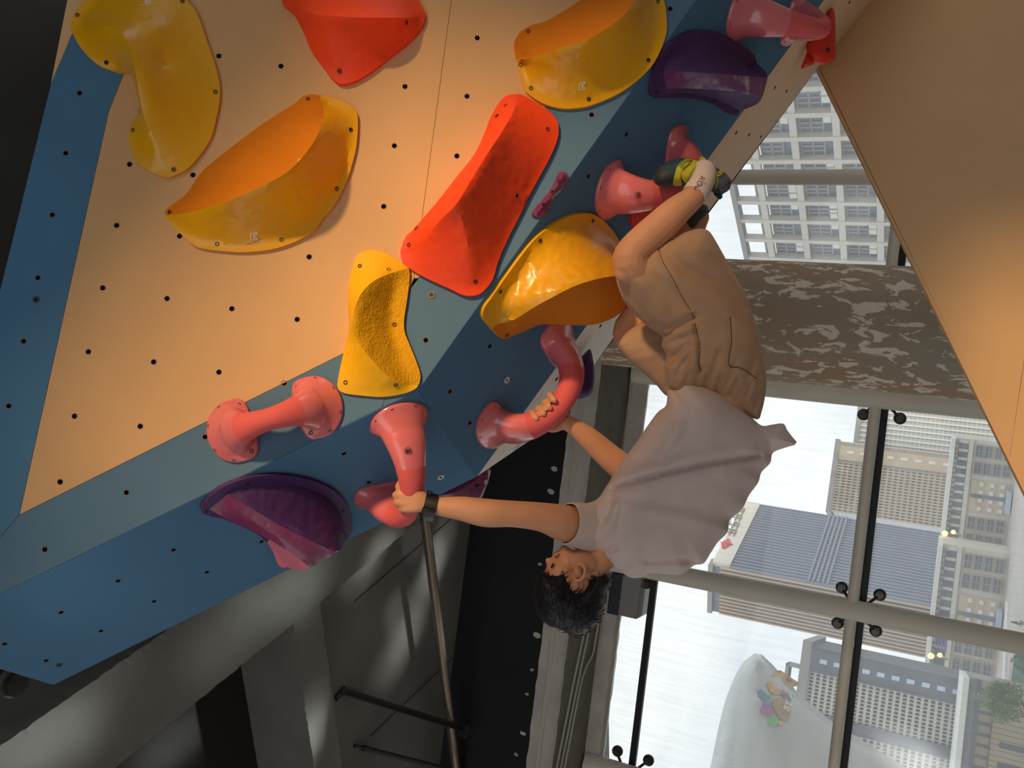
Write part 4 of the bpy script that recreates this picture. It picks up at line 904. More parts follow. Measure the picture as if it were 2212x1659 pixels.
# near hand: metacarpals, four fingers closing round the bar, thumb
kn = [(868, 1050), (862, 1068), (864, 1085), (874, 1099)]
for i, (kx, ky) in enumerate(kn):
    limb(B, [(925, 1084 + i * 4, zh, 11), (898, 1066 + i * 10, zh - .008, 11.5), (kx + 3, ky, zh - .004, 9.5)], 10)
    s = [1, 1.08, 1.0, .85][i]
    limb(B, [(kx + 2, ky, zh - .004, 8.6), (kx - 7 * s, ky + 1, zh + .016, 7.6), (kx - 6 * s, ky + 2, zh + .040, 6.8), (kx + 8, ky + 3, zh + .058, 6.2), (kx + 20, ky + 3, zh + .056, 5.6)], 10)
limb(B, [(918, 1076, zh, 11), (900, 1060, zh + .004, 10), (884, 1047, zh + .012, 8.5), (870, 1040, zh + .022, 7.5), (863, 1043, zh + .032, 6.5)], 10)
# far arm
zf = zL + .05
limb(B, [(1222, 912, zf, 17), (1240, 922, zf + .01, 19), (1275, 950, zf + .03, 25), (1320, 990, zf + .05, 29), (1370, 1030, zf + .05, 32), (1420, 1070, zf, 34)])
# far hand: palm behind the bar, fingertips curling over its upper side towards the camera
for i, (ex, ey) in enumerate(((1152, 895), (1168, 885), (1181, 872), (1191, 856))):
    s0 = [(1198, 914), (1205, 906), (1212, 898), (1218, 889)][i]
    limb(B, [(1222, 912, zf, 13), (s0[0], s0[1], zf + .012, 11)], 10)
    limb(B, [(s0[0], s0[1], zf + .012, 8.5), ((s0[0] + ex) / 2, (s0[1] + ey) / 2, zf + .02, 8), (ex - 3, ey - 3, zL + .02, 7.4), (ex + 1, ey + 2, zL - .030, 7.2), (ex + 5, ey + 7, zL - .047, 7.2), (ex + 7, ey + 9, zL - .047, 6.8)], 10)
limb(B, [(1218, 914, zf, 12), (1198, 924, zf + .0, 11), (1183, 924, zf - .005, 8.5), (1174, 916, zf - .012, 7)], 10)
# trunk inside the clothes, neck
limb(B, [(1275, 1140, zh + .14, 42), (1360, 1110, 2.95, 58), (1480, 980, 2.95, 66), (1570, 860, 2.97, 62)])
limb(B, [(1420, 1070, zf, 34), (1360, 1110, 2.97, 55)])
limb(B, [(1345, 1135, 2.93, 46), (1318, 1180, 2.90, 36), (1292, 1212, 2.88, 33), (1272, 1240, 2.88, 36)])
# head
zH = 2.87
ell(B, 1242, 1288, zH, .092, .088, .076, 0)
ell(B, 1216, 1243, zH, .055, .066, .060, -25)
ell(B, 1226, 1207, zH, .034, .034, .044, -30)          # jaw
ell(B, 1219, 1188, zH, .017, .015, .024)               # chin
ell(B, 1203, 1196, zH, .010, .008, .020)               # lips
ell(B, 1199, 1203, zH, .010, .007, .019)
limb(B, [(1192, 1226, zH, 7), (1187, 1216, zH, 7.5), (1184, 1210, zH, 6.5)], 10)   # nose
ell(B, 1186, 1236, zH, .016, .010, .042)               # brow
# near ear
ell(B, 1248, 1236, zH - .066, .014, .024, .010, -8)
ell(B, 1262, 1212, zH - .004, .052, .036, .062, 20)
limb(B, [(1244, 1222, zH - .082, 3.6), (1254, 1216, zH - .088, 4.2), (1262, 1224, zH - .09, 4.4), (1263, 1238, zH - .09, 4.6), (1257, 1250, zH - .088, 4.8), (1246, 1255, zH - .084, 4.4), (1238, 1248, zH - .08, 3.6), (1237, 1238, zH - .078, 3)], 8)
# near leg
zk = 2.72
limb(B, [(1575, 840, 2.96, 48), (1490, 725, 2.86, 44), (1420, 640, 2.80, 40), (1385, 596, 2.755, 38), (1359, 566, zk, 37), (1372, 538, zk + .01, 36), (1425, 490, zk + .03, 36), (1462, 455, zk + .05, 32), (1500, 424, zk + .08, 25), (1519, 395, zk + .12, 22), (1520, 375, zk + .15, 22)])
limb(B, [(1350, 575, zk - .004, 22), (1346, 590, zk, 20)], 10)
limb(B, [(1520, 378, zk + .16, 20), (1480, 372, zk + .18, 20), (1440, 378, zk + .19, 17)])
# far leg
limb(B, [(1560, 850, 3.02, 56), (1440, 780, 3.08, 50), (1362, 726, 3.12, 37), (1375, 690, 3.13, 36), (1440, 590, 3.14, 36), (1490, 510, 3.15, 26), (1510, 470, 3.16, 22)])
bv, bf = union_mesh(B, .0048, 4)
person = mesh_obj('person', bv, bf, M_SKIN, None, True, origin=P(1500, 900, 2.95))
tag(person, 'climber in mauve t-shirt and khaki shorts hanging under the overhang by both hands', 'person')
M_EYE = mat('dark_eye', (34, 24, 22), 0.2, 0.5); M_LIP = mat('lips', (150, 84, 76), 0.5)
e_ = MB(); ell(e_, 1193, 1222, zH - .046, .0035, .009, .008, 25, 12); e_.build('eye', M_EYE, person, True)
e_ = MB(); ell(e_, 1203, 1200, zH - .014, .011, .0025, .016, -35, 12); e_.build('mouth', M_LIP, person, True)
def cloth(name, outline, z, thick, m, step, feats, groove, gw, back=1.0, full=None, zfun=None, wave=0.0, wl=70, seed=0, parent=None):
    v, f, px, fr = blob(outline, z, thick, step=step, feats=(), flat_back=back, full=full, zfun=zfun)
    o = mesh_obj(name, v, f, m, parent or person, True, 75); fix_normals(o); me = o.data; org = wloc(person)
    rs = np.random.default_rng(seed); ph = rs.uniform(0, 6.28, (5, 2)); dirs = rs.normal(size=(5, 2)); dirs /= np.linalg.norm(dirs, axis=1)[:, None]
    n = len(me.vertices); co = np.empty(n * 3); me.vertices.foreach_get('co', co); w = co.reshape(-1, 3) + org
    c = (w - ORG) @ MW; q = np.c_[CX + FPX * c[:, 0] / c[:, 2], CY + FPX * c[:, 1] / c[:, 2]]; d = np.zeros(n)
    for pts, dep, wid in feats: d += dep * np.exp(-(seg_dist(np.array(pts, float), q, False) / wid) ** 2)
    if wave: d += wave * sum(np.sin((q[:, 0] * dx + q[:, 1] * dy) / wl * (1 + .35 * k) * 6.28 + ph[k, 0]) for k, (dx, dy) in enumerate(dirs)) / 3
    d *= np.minimum(1, seg_dist(np.array(outline, float), q) / 12); zc = np.array([(zfun(x, y) if zfun else z) for x, y in q])
    front = c[:, 2] < zc + .001; v = ORG - w; w = w + v / np.linalg.norm(v, axis=1)[:, None] * d[:, None]
    me.vertices.foreach_set('co', (w - org).ravel()); me.update()
    return o, q[front], w[front]
# --- t-shirt: body blown up from its hanging outline, plus the near sleeve
shirt_ol = [(1243, 1088), (1262, 1088), (1290, 1078), (1310, 1050), (1330, 1018), (1350, 988), (1375, 955), (1400, 918), (1421, 890), (1437, 878), (1441, 862), (1443, 842), (1462, 838), (1463, 824), (1475, 819), (1500, 822), (1530, 832), (1562, 850), (1592, 873), (1620, 898), (1645, 919), (1668, 917), (1692, 915), (1700, 928), (1712, 944), (1721, 955), (1717, 961), (1700, 966), (1670, 978), (1664, 1000), (1645, 1020), (1638, 1042), (1618, 1070), (1606, 1095), (1592, 1110), (1576, 1124), (1571, 1150), (1550, 1172), (1535, 1195), (1520, 1217), (1500, 1221), (1485, 1233), (1470, 1242), (1440, 1241), (1405, 1238), (1390, 1245), (1370, 1249), (1352, 1243), (1336, 1229), (1318, 1222), (1300, 1208), (1285, 1196), (1262, 1190), (1240, 1184), (1222, 1172), (1216, 1168), (1240, 1150)]
def shirt_z(x, y):
    return 2.90 + (x - 1450) * .00002 + .02 * math.sin((x + y) / 160)
# fold lines (negative = crease pressed in, positive = ridge)
folds = [([(1322, 1056), (1380, 1038), (1450, 1020), (1540, 1000), (1640, 985)], -.034, 5), ([(1325, 1040), (1400, 1015), (1500, 990), (1620, 965)], .016, 16), ([(1335, 1075), (1430, 1050), (1560, 1020)], .008, 14),
         ([(1318, 1078), (1316, 1100), (1295, 1130), (1282, 1150)], -.014, 7), ([(1330, 1090), (1325, 1120), (1300, 1160)], .010, 9), ([(1345, 1100), (1340, 1140), (1330, 1180)], -.008, 10), ([(1290, 1196), (1312, 1192), (1330, 1186)], -.014, 5), ([(1330, 1075), (1420, 1085), (1510, 1100)], -.008, 14), ([(1335, 1095), (1430, 1110), (1520, 1130)], .007, 16),
         ([(1440, 870), (1470, 900), (1460, 940), (1430, 980)], .010, 14), ([(1470, 850), (1500, 880), (1490, 930), (1440, 1000)], -.009, 14), ([(1500, 845), (1540, 890), (1530, 960)], .006, 18), ([(1640, 925), (1662, 950), (1668, 975)], -.010, 8), ([(1400, 1215), (1450, 1210), (1500, 1212)], -.012, 7), ([(1380, 1225), (1440, 1226), (1490, 1224)], .008, 7), ([(1330, 1200), (1370, 1225), (1400, 1235)], -.008, 8)]
sh, spx, sfr = cloth('t_shirt', shirt_ol, 2.90, .125, M_SHIRT, 5.5, folds, .2, 8, full=95, zfun=shirt_z, wave=.0022, wl=120, seed=4)
def disc_sleeve():
    a = P(1226, 1130, zh + .055); b = P(1300, 1142, zh + .135); ax = (b - a) / np.linalg.norm(b - a); u = np.cross(ax, MW @ [0, 0, 1]); u /= np.linalg.norm(u); w = np.cross(ax, u); rings = []
    for t, ru, rw in ((0, .0625, .060), (.0, .066, .063), (.12, .067, .064), (.4, .073, .066), (.75, .082, .064), (1.0, .086, .05)):
        rings.append([a + (b - a) * t + u * math.cos(k) * ru * (1 + .02 * math.sin(5 * k)) + w * math.sin(k) * rw for k in np.linspace(0, 2 * math.pi, 29)[:-1]])
    o = fix_normals(MB().rings(rings, caps=False).build('sleeve', M_SHIRT, sh, True, 60)); o.location = -(wloc(sh) - wloc(sh)); return o
sh_child_fix = disc_sleeve()
# hem and collar stitching
def drape_line(pts, px, fr, off, r, m, name, parent):
    w = []
    for x, y in catmull(np.array(pts, float), 7):
        d = np.linalg.norm(px - [x, y], axis=1); i = np.argsort(d)[:3]; wt = 1 / (d[i] + 1); p = (fr[i] * wt[:, None]).sum(0) / wt.sum()
        z = cdepth(p); w.append(P(x, y, z - off))
    return MB().tube(w, r, 5).build(name, m, parent, True)
# --- shorts: near leg with the seat, far leg behind
short_n = [(1330, 592), (1340, 574), (1368, 556), (1400, 542), (1421, 530), (1455, 514), (1485, 500), (1510, 494), (1528, 497), (1540, 510), (1560, 545), (1585, 590), (1610, 635), (1630, 690), (1642, 735), (1650, 780), (1656, 820), (1652, 860), (1645, 890), (1636, 906), (1600, 890), (1555, 862), (1505, 845), (1470, 848), (1446, 838), (1438, 815), (1434, 795), (1440, 770), (1430, 748), (1428, 726), (1400, 706), (1372, 680), (1348, 650), (1336, 622)]
def short_z(x, y):
    t = np.clip((y - 540) / 320, 0, 1); return 2.755 + .17 * t
nf = [([(1421, 530), (1432, 565), (1452, 600), (1470, 640), (1490, 665)], -.006, 4), ([(1425, 530), (1480, 580), (1560, 620), (1610, 660)], -.016, 13), ([(1410, 575), (1480, 620), (1560, 660), (1620, 720)], .010, 18), ([(1430, 720), (1470, 700), (1500, 685)], -.022, 8), ([(1440, 745), (1475, 730), (1500, 722)], -.012, 7), ([(1500, 700), (1512, 740), (1510, 780), (1514, 800)], -.016, 4),
      ([(1490, 700), (1500, 750), (1500, 790)], .008, 9), ([(1470, 810), (1480, 790), (1490, 770)], -.012, 6), ([(1530, 830), (1545, 790), (1555, 760)], -.012, 6), ([(1560, 845), (1580, 810), (1590, 780)], -.010, 6), ([(1590, 870), (1615, 820), (1630, 780)], -.010, 6), ([(1615, 885), (1638, 840), (1648, 800)], -.009, 6), ([(1575, 690), (1580, 740), (1575, 790), (1630, 800)], -.005, 4), ([(1500, 835), (1508, 812), (1512, 800)], -.010, 5), ([(1370, 600), (1420, 650), (1440, 700)], .010, 16), ([(1480, 828), (1484, 808)], -.020, 4.5), ([(1520, 838), (1530, 812)], -.020, 4.5), ([(1545, 846), (1558, 815)], -.020, 4.5), ([(1575, 858), (1592, 822)], -.020, 4.5), ([(1603, 876), (1622, 830)], -.020, 4.5), ([(1626, 892), (1644, 850)], -.020, 4.5), ([(1455, 835), (1462, 805), (1478, 780)], -.012, 5), ([(1440, 780), (1465, 765), (1480, 745)], -.012, 6), ([(1345, 625), (1400, 690), (1440, 720)], -.008, 9)]
shn, npx, nfr = cloth('shorts', short_n, 2.8, .095, M_SHORTS, 5.5, nf, .2, 8, full=78, zfun=short_z, wave=.0022, wl=90, seed=9)
for nm, pts in (('side_seam', [(1421, 531), (1432, 565), (1452, 600), (1472, 640), (1490, 668), (1500, 690)]), ('pocket_edge', [(1501, 698), (1508, 730), (1512, 760), (1509, 785), (1514, 802)]), ('pocket_edge', [(1577, 685), (1580, 735), (1574, 788), (1600, 795), (1635, 818)])):
    drape_line(pts, npx, nfr, .001, .0010 if nm != 'pocket_edge' else .0016, M_SEAM, nm, shn)
far_sh = [(1334, 742), (1348, 722), (1375, 704), (1405, 700), (1440, 715), (1480, 740), (1490, 800), (1470, 855), (1440, 855), (1418, 832), (1390, 806), (1362, 782), (1344, 762)]
cloth('trouser_leg', far_sh, 3.02, .075, M_SHORTS, 6, [([(1355, 745), (1400, 740), (1440, 735)], -.008, 7), ([(1375, 775), (1420, 765), (1450, 760)], .006, 8), ([(1440, 840), (1448, 810), (1452, 780)], -.01, 5)], .2, 8, full=60, wave=.002, wl=60, seed=3, parent=shn)
# --- socks
def tube_px(name, pts, m, parent, n=20):
    q = [(P(x, y, z), r * z / FPX) for x, y, z, r in pts]; return MB().tube([p for p, _ in q], [r for _, r in q], n).build(name, m, parent, True)
sk = tube_px('sock', [(1499, 423, zk + .08, 27.5), (1503, 417, zk + .085, 28.5), (1512, 402, zk + .10, 26.5), (1519, 388, zk + .125, 25.5), (1522, 374, zk + .15, 25), (1520, 366, zk + .17, 23)], M_SOCK, person)
tg_ = P(1516, 380, zk + .09) - P(1502, 412, zk + .06)
text_part('sock_print', 'ROD', P(1510, 397, zk + .044), -IMG_F + IMG_R * .15 + IMG_D * .1, -(tg_ - IMG_F * (tg_ @ IMG_F)), .024, M_BROWNP, sk)
# --- near shoe
zs = zk + .19
shoe = empty('climbing_shoe', np.array(P(1500, 380, zs)) - wloc(person), person)
sb_ol = [(1411, 388), (1413, 374), (1424, 360), (1440, 350), (1460, 343), (1482, 341), (1502, 345), (1522, 351), (1545, 361), (1562, 370), (1575, 382), (1580, 393), (1575, 410), (1562, 418), (1548, 418), (1530, 412), (1505, 408), (1482, 402), (1455, 404), (1432, 404), (1417, 398)]
so, opx, ofr = blob_obj('upper', sb_ol, zs, .055, M_SHOE2, shoe, step=5, flat_back=.8)
def patch(name, poly, px, fr, off, m, parent, step=5, th=.002):
    ol = catmull(np.array(poly, float), step, True) ; pp, tr, oi, _ = cdt(ol, (), step); v = []
    for x, y in pp:
        d = np.linalg.norm(px - [x, y], axis=1); i = np.argsort(d)[:3]; wt = 1 / (d[i] + .5); p = (fr[i] * wt[:, None]).sum(0) / wt.sum(); v.append(P(x, y, cdepth(p) - off))
    v = np.array(v); bk = np.array([p + (p - ORG) / np.linalg.norm(p - ORG) * (off + th) for p in v]); n = len(v); m_ = len(oi)
    f = [tuple(t) for t in tr] + [tuple(n + t[::-1]) for t in tr] + [(oi[i], oi[(i + 1) % m_], n + oi[(i + 1) % m_], n + oi[i]) for i in range(m_)]
    return fix_normals(mesh_obj(name, np.r_[v, bk], f, m, parent, True, 50))
patch('toe_rubber', [(1411, 388), (1413, 374), (1424, 361), (1436, 362), (1444, 376), (1452, 392), (1458, 403), (1432, 404), (1417, 398)], opx, ofr, .003, M_SHOE, shoe)
patch('heel_rubber', [(1549, 366), (1562, 370), (1575, 382), (1580, 393), (1575, 410), (1562, 418), (1549, 417), (1550, 392)], opx, ofr, .003, M_RAND, shoe)
patch('tongue', [(1480, 343), (1502, 346), (1520, 351), (1508, 358), (1496, 372), (1489, 392), (1484, 398), (1474, 388), (1470, 372), (1472, 356)], opx, ofr, .005, M_STRAP, shoe)
patch('collar_trim', [(1484, 398), (1490, 376), (1502, 360), (1518, 351), (1540, 358), (1550, 372), (1551, 398), (1547, 416), (1543, 404), (1545, 380), (1534, 364), (1518, 358), (1506, 366), (1496, 382)], opx, ofr, .007, M_STRAP2, shoe, 4)
patch('strap', [(1463, 360), (1472, 364), (1470, 380), (1472, 392), (1472, 401), (1455, 400), (1456, 384)], opx, ofr, .008, M_STRAP, shoe, 4)
patch('strap', [(1480, 344), (1497, 346), (1482, 352), (1470, 366), (1462, 361), (1468, 352)], opx, ofr, .007, M_STRAP2, shoe, 4)
patch('pull_tab', [(1510, 347), (1515, 338), (1524, 342), (1523, 350), (1516, 353)], opx, ofr, .010, M_STRAP, shoe, 3)
patch('heel_tab', [(1541, 417), (1548, 408), (1558, 420), (1561, 426), (1555, 431), (1550, 428)], opx, ofr, .010, M_SHOE2, shoe, 3)
patch('heel_label', [(1549, 379), (1555, 368), (1562, 367), (1563, 373), (1553, 381)], opx, ofr, .010, M_STRAP, shoe, 3)
text_part('heel_print', 'IKO', P(1557, 374, zs - .064), -IMG_F, IMG_R * .75 - IMG_D * .65, .011, M_PRINTB, shoe)
for (xa, ya), (xb, yb) in (((1476, 366), (1478, 360)), ((1480, 362), (1483, 356)), ((1485, 358), (1488, 351)), ((1490, 354), (1494, 348)), ((1474, 369), (1492, 352))):
    drape_line([(xa, ya), (xb, yb)], opx, ofr, .0075, .0008, M_PRINTB, 'strap_print', shoe)
# --- far shoe, only its heel shows
fs = empty('climbing_shoe', np.array(P(1515, 465, 3.14)) - wloc(person), person)
blob_obj('upper', [(1518, 440), (1527, 444), (1531, 452), (1528, 462), (1514, 478), (1502, 495), (1488, 494), (1480, 470), (1470, 440), (1480, 420), (1500, 425)], 3.14, .05, M_SHOE, fs, step=5, flat_back=.8)
# --- watch
wt = empty('wrist_watch', np.array(P(928, 1090, zh)) - wloc(person), person)
wa, wb = P(918, 1088, zh), P(942, 1093, zh); ax = (wb - wa) / np.linalg.norm(wb - wa); u = MW @ [0, 1, 0]; u = u - ax * (u @ ax); u /= np.linalg.norm(u); w_ = np.cross(ax, u); w_ = w_ if w_ @ IMG_F < 0 else -w_
c0 = P(930, 1092, zh); rings = []
for s, r in ((-.018, .033), (-.018, .0365), (.018, .039), (.018, .036)):
    rings.append([c0 + ax * s + u * math.cos(k) * r + w_ * math.sin(k) * r * .96 for k in np.linspace(0, 2 * math.pi, 33)[:-1]])
rings.append(rings[0]); fix_normals(MB().rings(rings, caps=False).build('band', M_WATCH, wt, True, 40))
ca, sa = math.cos(math.radians(52)), math.sin(math.radians(52)); nn = u * ca + w_ * sa; tt = -u * sa + w_ * ca; cc = c0 + nn * .038
def rbox(c, a, b, n, ha, hb, hn, bev, nm, m, par):
    o = MB().box(c, a, b, n, ha, hb, hn).build(nm, m, par); bm = bmesh.new(); bm.from_mesh(o.data); bmesh.ops.bevel(bm, geom=bm.edges[:] + bm.verts[:], offset=bev, segments=3, affect='EDGES', profile=.6); bm.to_mesh(o.data); bm.free(); o.data.shade_smooth(); return o
rbox(cc, ax, tt, nn, .0205, .024, .006, .004, 'case', M_WATCH, wt); rbox(cc + nn * .0055, ax, tt, nn, .0185, .022, .0016, .0012, 'screen', M_SCREEN, wt)
MB().tube([c0 - u * .036 + w_ * .01 - ax * .004, c0 - u * .041 + w_ * .008 - ax * .012, c0 - u * .0405 + w_ * .006 - ax * .02], [.008, .006, .003], 8).build('strap_tail', M_WATCH, wt, True)
# --- hair: a body of short locks
hair_ol = [(1170, 1228), (1160, 1240), (1153, 1262), (1151, 1288), (1156, 1315), (1168, 1338), (1188, 1352), (1211, 1360), (1232, 1370), (1252, 1372), (1276, 1361), (1294, 1342), (1305, 1312), (1312, 1280), (1325, 1254), (1312, 1242), (1292, 1238), (1276, 1243), (1264, 1257), (1248, 1262), (1237, 1253), (1231, 1238), (1225, 1220), (1218, 1222), (1208, 1230), (1192, 1236), (1178, 1234)]
hv, hf, hpx, hfr = blob(hair_ol, zH, .098, step=8, flat_back=1.0, full=62)
hm = MB(); hm.add(hv, hf)
cr = P(1225, 1350, zH); rg = random.Random(5); hc = P(1240, 1290, zH)
hvn = np.array(hv); inn = [p for p in hvn]
for k in range(2600):
    p = inn[rg.randrange(len(inn))]; n = p - hc; n /= np.linalg.norm(n) + 1e-9
    fl = (p - cr); fl = fl - n * (fl @ n); L = np.linalg.norm(fl); fl = fl / L if L > 1e-6 else fl
    d = fl * rg.uniform(.5, 1.0) + n * rg.uniform(.1, .55) + np.array([rg.gauss(0, .25) for _ in range(3)]); d /= np.linalg.norm(d); ln = rg.uniform(.012, .026); r = rg.uniform(.0009, .0018)
    p0 = p - n * .006 + np.array([rg.gauss(0, .004) for _ in range(3)]); hm.tube([p0, p0 + d * ln * .6, p0 + (d * 1.0 - n * .15) * ln], [r, r * .8, r * .15], 3, caps=False)
hm.build('hair', M_HAIR, person, True, 80)

# ------------------------------------------------------------------ the city beyond the glass
def cm(name, rgb, rough=.7, **k): return mat(name, rgb, rough, .3, **k)
M_CST = cm('pale_stone', (206, 202, 192), var=.05, vscale=.3); M_CST2 = cm('warm_stone', (196, 178, 152), var=.05, vscale=.3); M_CGR = cm('grey_stone', (150, 148, 146), var=.06, vscale=.3)
M_CDK = cm('dark_slate_cladding', (98, 102, 112), var=.06, vscale=.3); M_CGL = cm('dim_window_glass', (96, 108, 124), .2, var=.18, vscale=.6); M_CGL2 = cm('sky_blue_glass', (186, 208, 232), .15, var=.06, vscale=.15)
M_CFIN = cm('blue_grey_fin', (140, 146, 164)); M_CTAN = cm('tan_fin', (196, 174, 150)); M_CWH = cm('white_render', (222, 222, 218)); M_CLB = cm('pale_blue_curtain_wall', (168, 190, 206), .2, var=.06, vscale=.2)
M_PAVE = cm('pale_paving', (196, 190, 182), .9, var=.06, vscale=.2); M_GRASS = cm('dark_lawn', (70, 108, 72), .95, var=.25, vscale=1.5); M_GREEN = cm('garden_paving', (84, 122, 108), .9, var=.1, vscale=.5)
M_LEAF = cm('leaf_green', (92, 124, 58), .8, var=.25, vscale=2.0); M_LEAFD = cm('dark_leaf_green', (66, 96, 60), .8, var=.3, vscale=2.0); M_BARK = cm('bark', (92, 76, 60))
M_BRK = cm('salmon_cladding', (186, 156, 136), var=.05, vscale=.4); M_LAMP = mat('lit_lamp_globe', (255, 220, 160), .4, emit=((255, 205, 130), 2.2))
M_DOME = mat('brushed_grey_shell', (176, 180, 180), 0.35, 0.5, var=.08, vscale=.35, stretch=(1, 1, 6), coat=.2)
def atD(px, py, D): r = rdir(px, py); return ORG + r * (D / math.hypot(r[0], r[1]))
class Fac:
    """a vertical facade plane: through pixel (px,py) at horizontal distance D, running along d"""
    def __init__(s, px, py, D, d):
        s.q = atD(px, py, D) if D is not None else px; s.d = np.array([d[0], d[1], 0.0]); s.d /= np.linalg.norm(s.d)
        s.n = np.cross(s.d, UZ); s.n = s.n if s.n @ (ORG - s.q) > 0 else -s.n
    def at(s, px, py):
        r = rdir(px, py); p = ORG + r * (((s.q - ORG) @ s.n) / (r @ s.n)); return (p - s.q) @ s.d, p[2]
    def pt(s, a, z, e=0.0): return np.array([s.q[0], s.q[1], 0]) + s.d * a + s.n * e + UZ * z
    def box(s, mb, a0, a1, z0, z1, e0, e1):
        mb.box8([s.pt(a, z, e) for z in (z0, z1) for a, e in ((a0, e0), (a1, e0), (a1, e1), (a0, e1))]); return mb
STREET = atD(2172, 1300, 165)[2]
def building(name, label, q):
    e = empty(name, (q[0], q[1], STREET)); tag(e, label, 'building'); return e
def part(name, mb, m, parent, stuff=False):
    o = fix_normals(mb.build(name, m, parent))
    if stuff: o['kind'] = 'stuff'
    return o
def win_mesh(F, w, h, dep=.25, nx=3, ny=2):
    """one shared window mesh centred at the origin of a facade: dark pane sunk behind a pale frame with bars"""
    mb = MB(); o = np.zeros(3); ax, nz = F.d, F.n
    mb.box(o - nz * (dep * .5), ax, nz, UZ, w / 2, .02, h / 2); k = len(mb.f); t = min(w, h) * .045
    for x in np.linspace(-w / 2, w / 2, nx + 1): mb.box(o + ax * x - nz * (dep * .2), ax, nz, UZ, t, .08, h / 2)
    for z in np.linspace(-h / 2, h / 2, ny + 1): mb.box(o + UZ * z - nz * (dep * .2), ax, nz, UZ, w / 2, .08, t)
    me = bpy.data.meshes.new('window'); me.from_pydata([list(p) for p in mb.v], [], mb.f); me.materials.append(M_CGL); me.materials.append(M_CGR); me.update()
    for i, p in enumerate(me.polygons): p.material_index = 0 if i < k else 1
    return me
def add_win(me, p, parent):
    o = bpy.data.objects.new('window', me); COL.objects.link(o); o.parent = parent; o.location = Vector(np.asarray(p) - wloc(parent)); return o
# ground
g = struct(MB().aabox((-260, 14, STREET - 1), (200, 420, STREET)).build('ground', M_PAVE)); g['label'] = 'pale paved street level'
def flat(name, px, m, lift, th=.12):
    lp = [zat(x, y, STREET + lift) for x, y in px]; o = fix_normals(MB().prism(lp, UZ * th).build(name, m)); return o
tag(flat('garden_bed', [(2196, 1395), (2260, 1395), (2260, 1475), (2186, 1475)], M_GREEN, .02), 'green paved garden strip beside the kerb', 'garden bed')
tag(flat('lawn', [(2184, 1478), (2260, 1478), (2260, 1720), (2155, 1720), (2172, 1600)], M_GRASS, .02), 'dark green lawn at the lower right corner of the street', 'lawn')
for k, px in enumerate(([(2199, 1487), (2206, 1488), (2208, 1494), (2201, 1493)], [(2198, 1498), (2205, 1503), (2206, 1509), (2198, 1504)], [(2197, 1508), (2204, 1512), (2204, 1517), (2197, 1513)])):
    tag(flat('stepping_slab', px, M_CWH, .16, .1), ['pale stepping slab in the lawn nearest the garden strip', 'pale stepping slab in the middle of the lawn row', 'pale stepping slab farthest down the lawn row'][k], 'slab', 'stepping slabs in the lawn')
o = flat('kerb', [(2176, 1300), (2180, 1300), (2164, 1720), (2158, 1720)], M_CWH, .02, .25); tag(o, 'long white kerb along the street', 'kerb')
# --- near block with deep window bays
F = Fac(1737, 479, 85, (-.453, .892)); bN = building('apartment_block', 'pale concrete block with deep window bays seen in the triangular gap', F.q)
pz = [F.at(x, 479)[1] for x in (1655.5, 1736, 1818.6, 1902)]; dzf = (pz[0] - pz[-1]) / 3; pz = pz + [pz[-1] - dzf * k for k in (1, 2)]
ps = [F.at(1754, y)[0] for y in (247, 298.5, 347.6, 393, 438, 479, 521, 561)]; dps = (ps[0] - ps[-1]) / 7
ps = [ps[0] + dps * k for k in (3, 2, 1)] + ps + [ps[-1] - dps * k for k in (1, 2)]
z_par, z_top, z_bm = F.at(1639, 479)[1], F.at(1606, 479)[1], F.at(1600, 479)[1]
A0, A1 = min(ps) - .4, max(ps) + .4
part('wall', F.box(MB(), A0, A1, STREET, z_par - 1.2, -14, -.5), M_CGL, bN)
part('parapet', F.box(MB(), A0, A1, pz[0], z_par, -1.2, -.55), M_CGR, bN)
sw = abs(pz[0] - pz[1]) * .085; pw = abs(dps) * .085
for z in pz: part('floor_slab', F.box(MB(), A0, A1, z - sw, z + sw, -.5, .05), M_CST, bN)
for s in ps: part('pier', F.box(MB(), s - pw, s + pw, STREET, z_bm, -.5, .12), M_CST, bN)
part('roof_beam', F.box(MB(), A0, A1, z_bm - .1, z_bm + .35, -.8, .2), M_CGR, bN)
ww, wh = abs(dps) - 2 * pw - .1, dzf - 2 * sw - .9
meN = win_mesh(F, ww, wh, .3, 4, 2)
zz = [pz[0] + dzf * 0] + pz[1:]
for i in range(len(pz) - 1):
    for j in range(len(ps) - 1):
        add_win(meN, F.pt((ps[j] + ps[j + 1]) / 2, (pz[i] + pz[i + 1]) / 2 + .3, -.42), bN)
ac = bpy.data.meshes.new('air_conditioner'); mb = MB().box((0, 0, 0), F.d, F.n, UZ, .42, .2, .3); ac.from_pydata([list(p) for p in mb.v], [], mb.f); ac.materials.append(M_CWH)
rg = random.Random(2)
for i in (1, 2, 3):
    for j in range(len(ps) - 1):
        if rg.random() < .55:
            for k in range(rg.choice((1, 2, 3))):
                o = bpy.data.objects.new('air_conditioner', ac); COL.objects.link(o); o.parent = bN; o.location = Vector(F.pt(ps[j] + (ps[j + 1] - ps[j]) * (.2 + .22 * k), pz[i] + sw + .35, -.2) - wloc(bN))
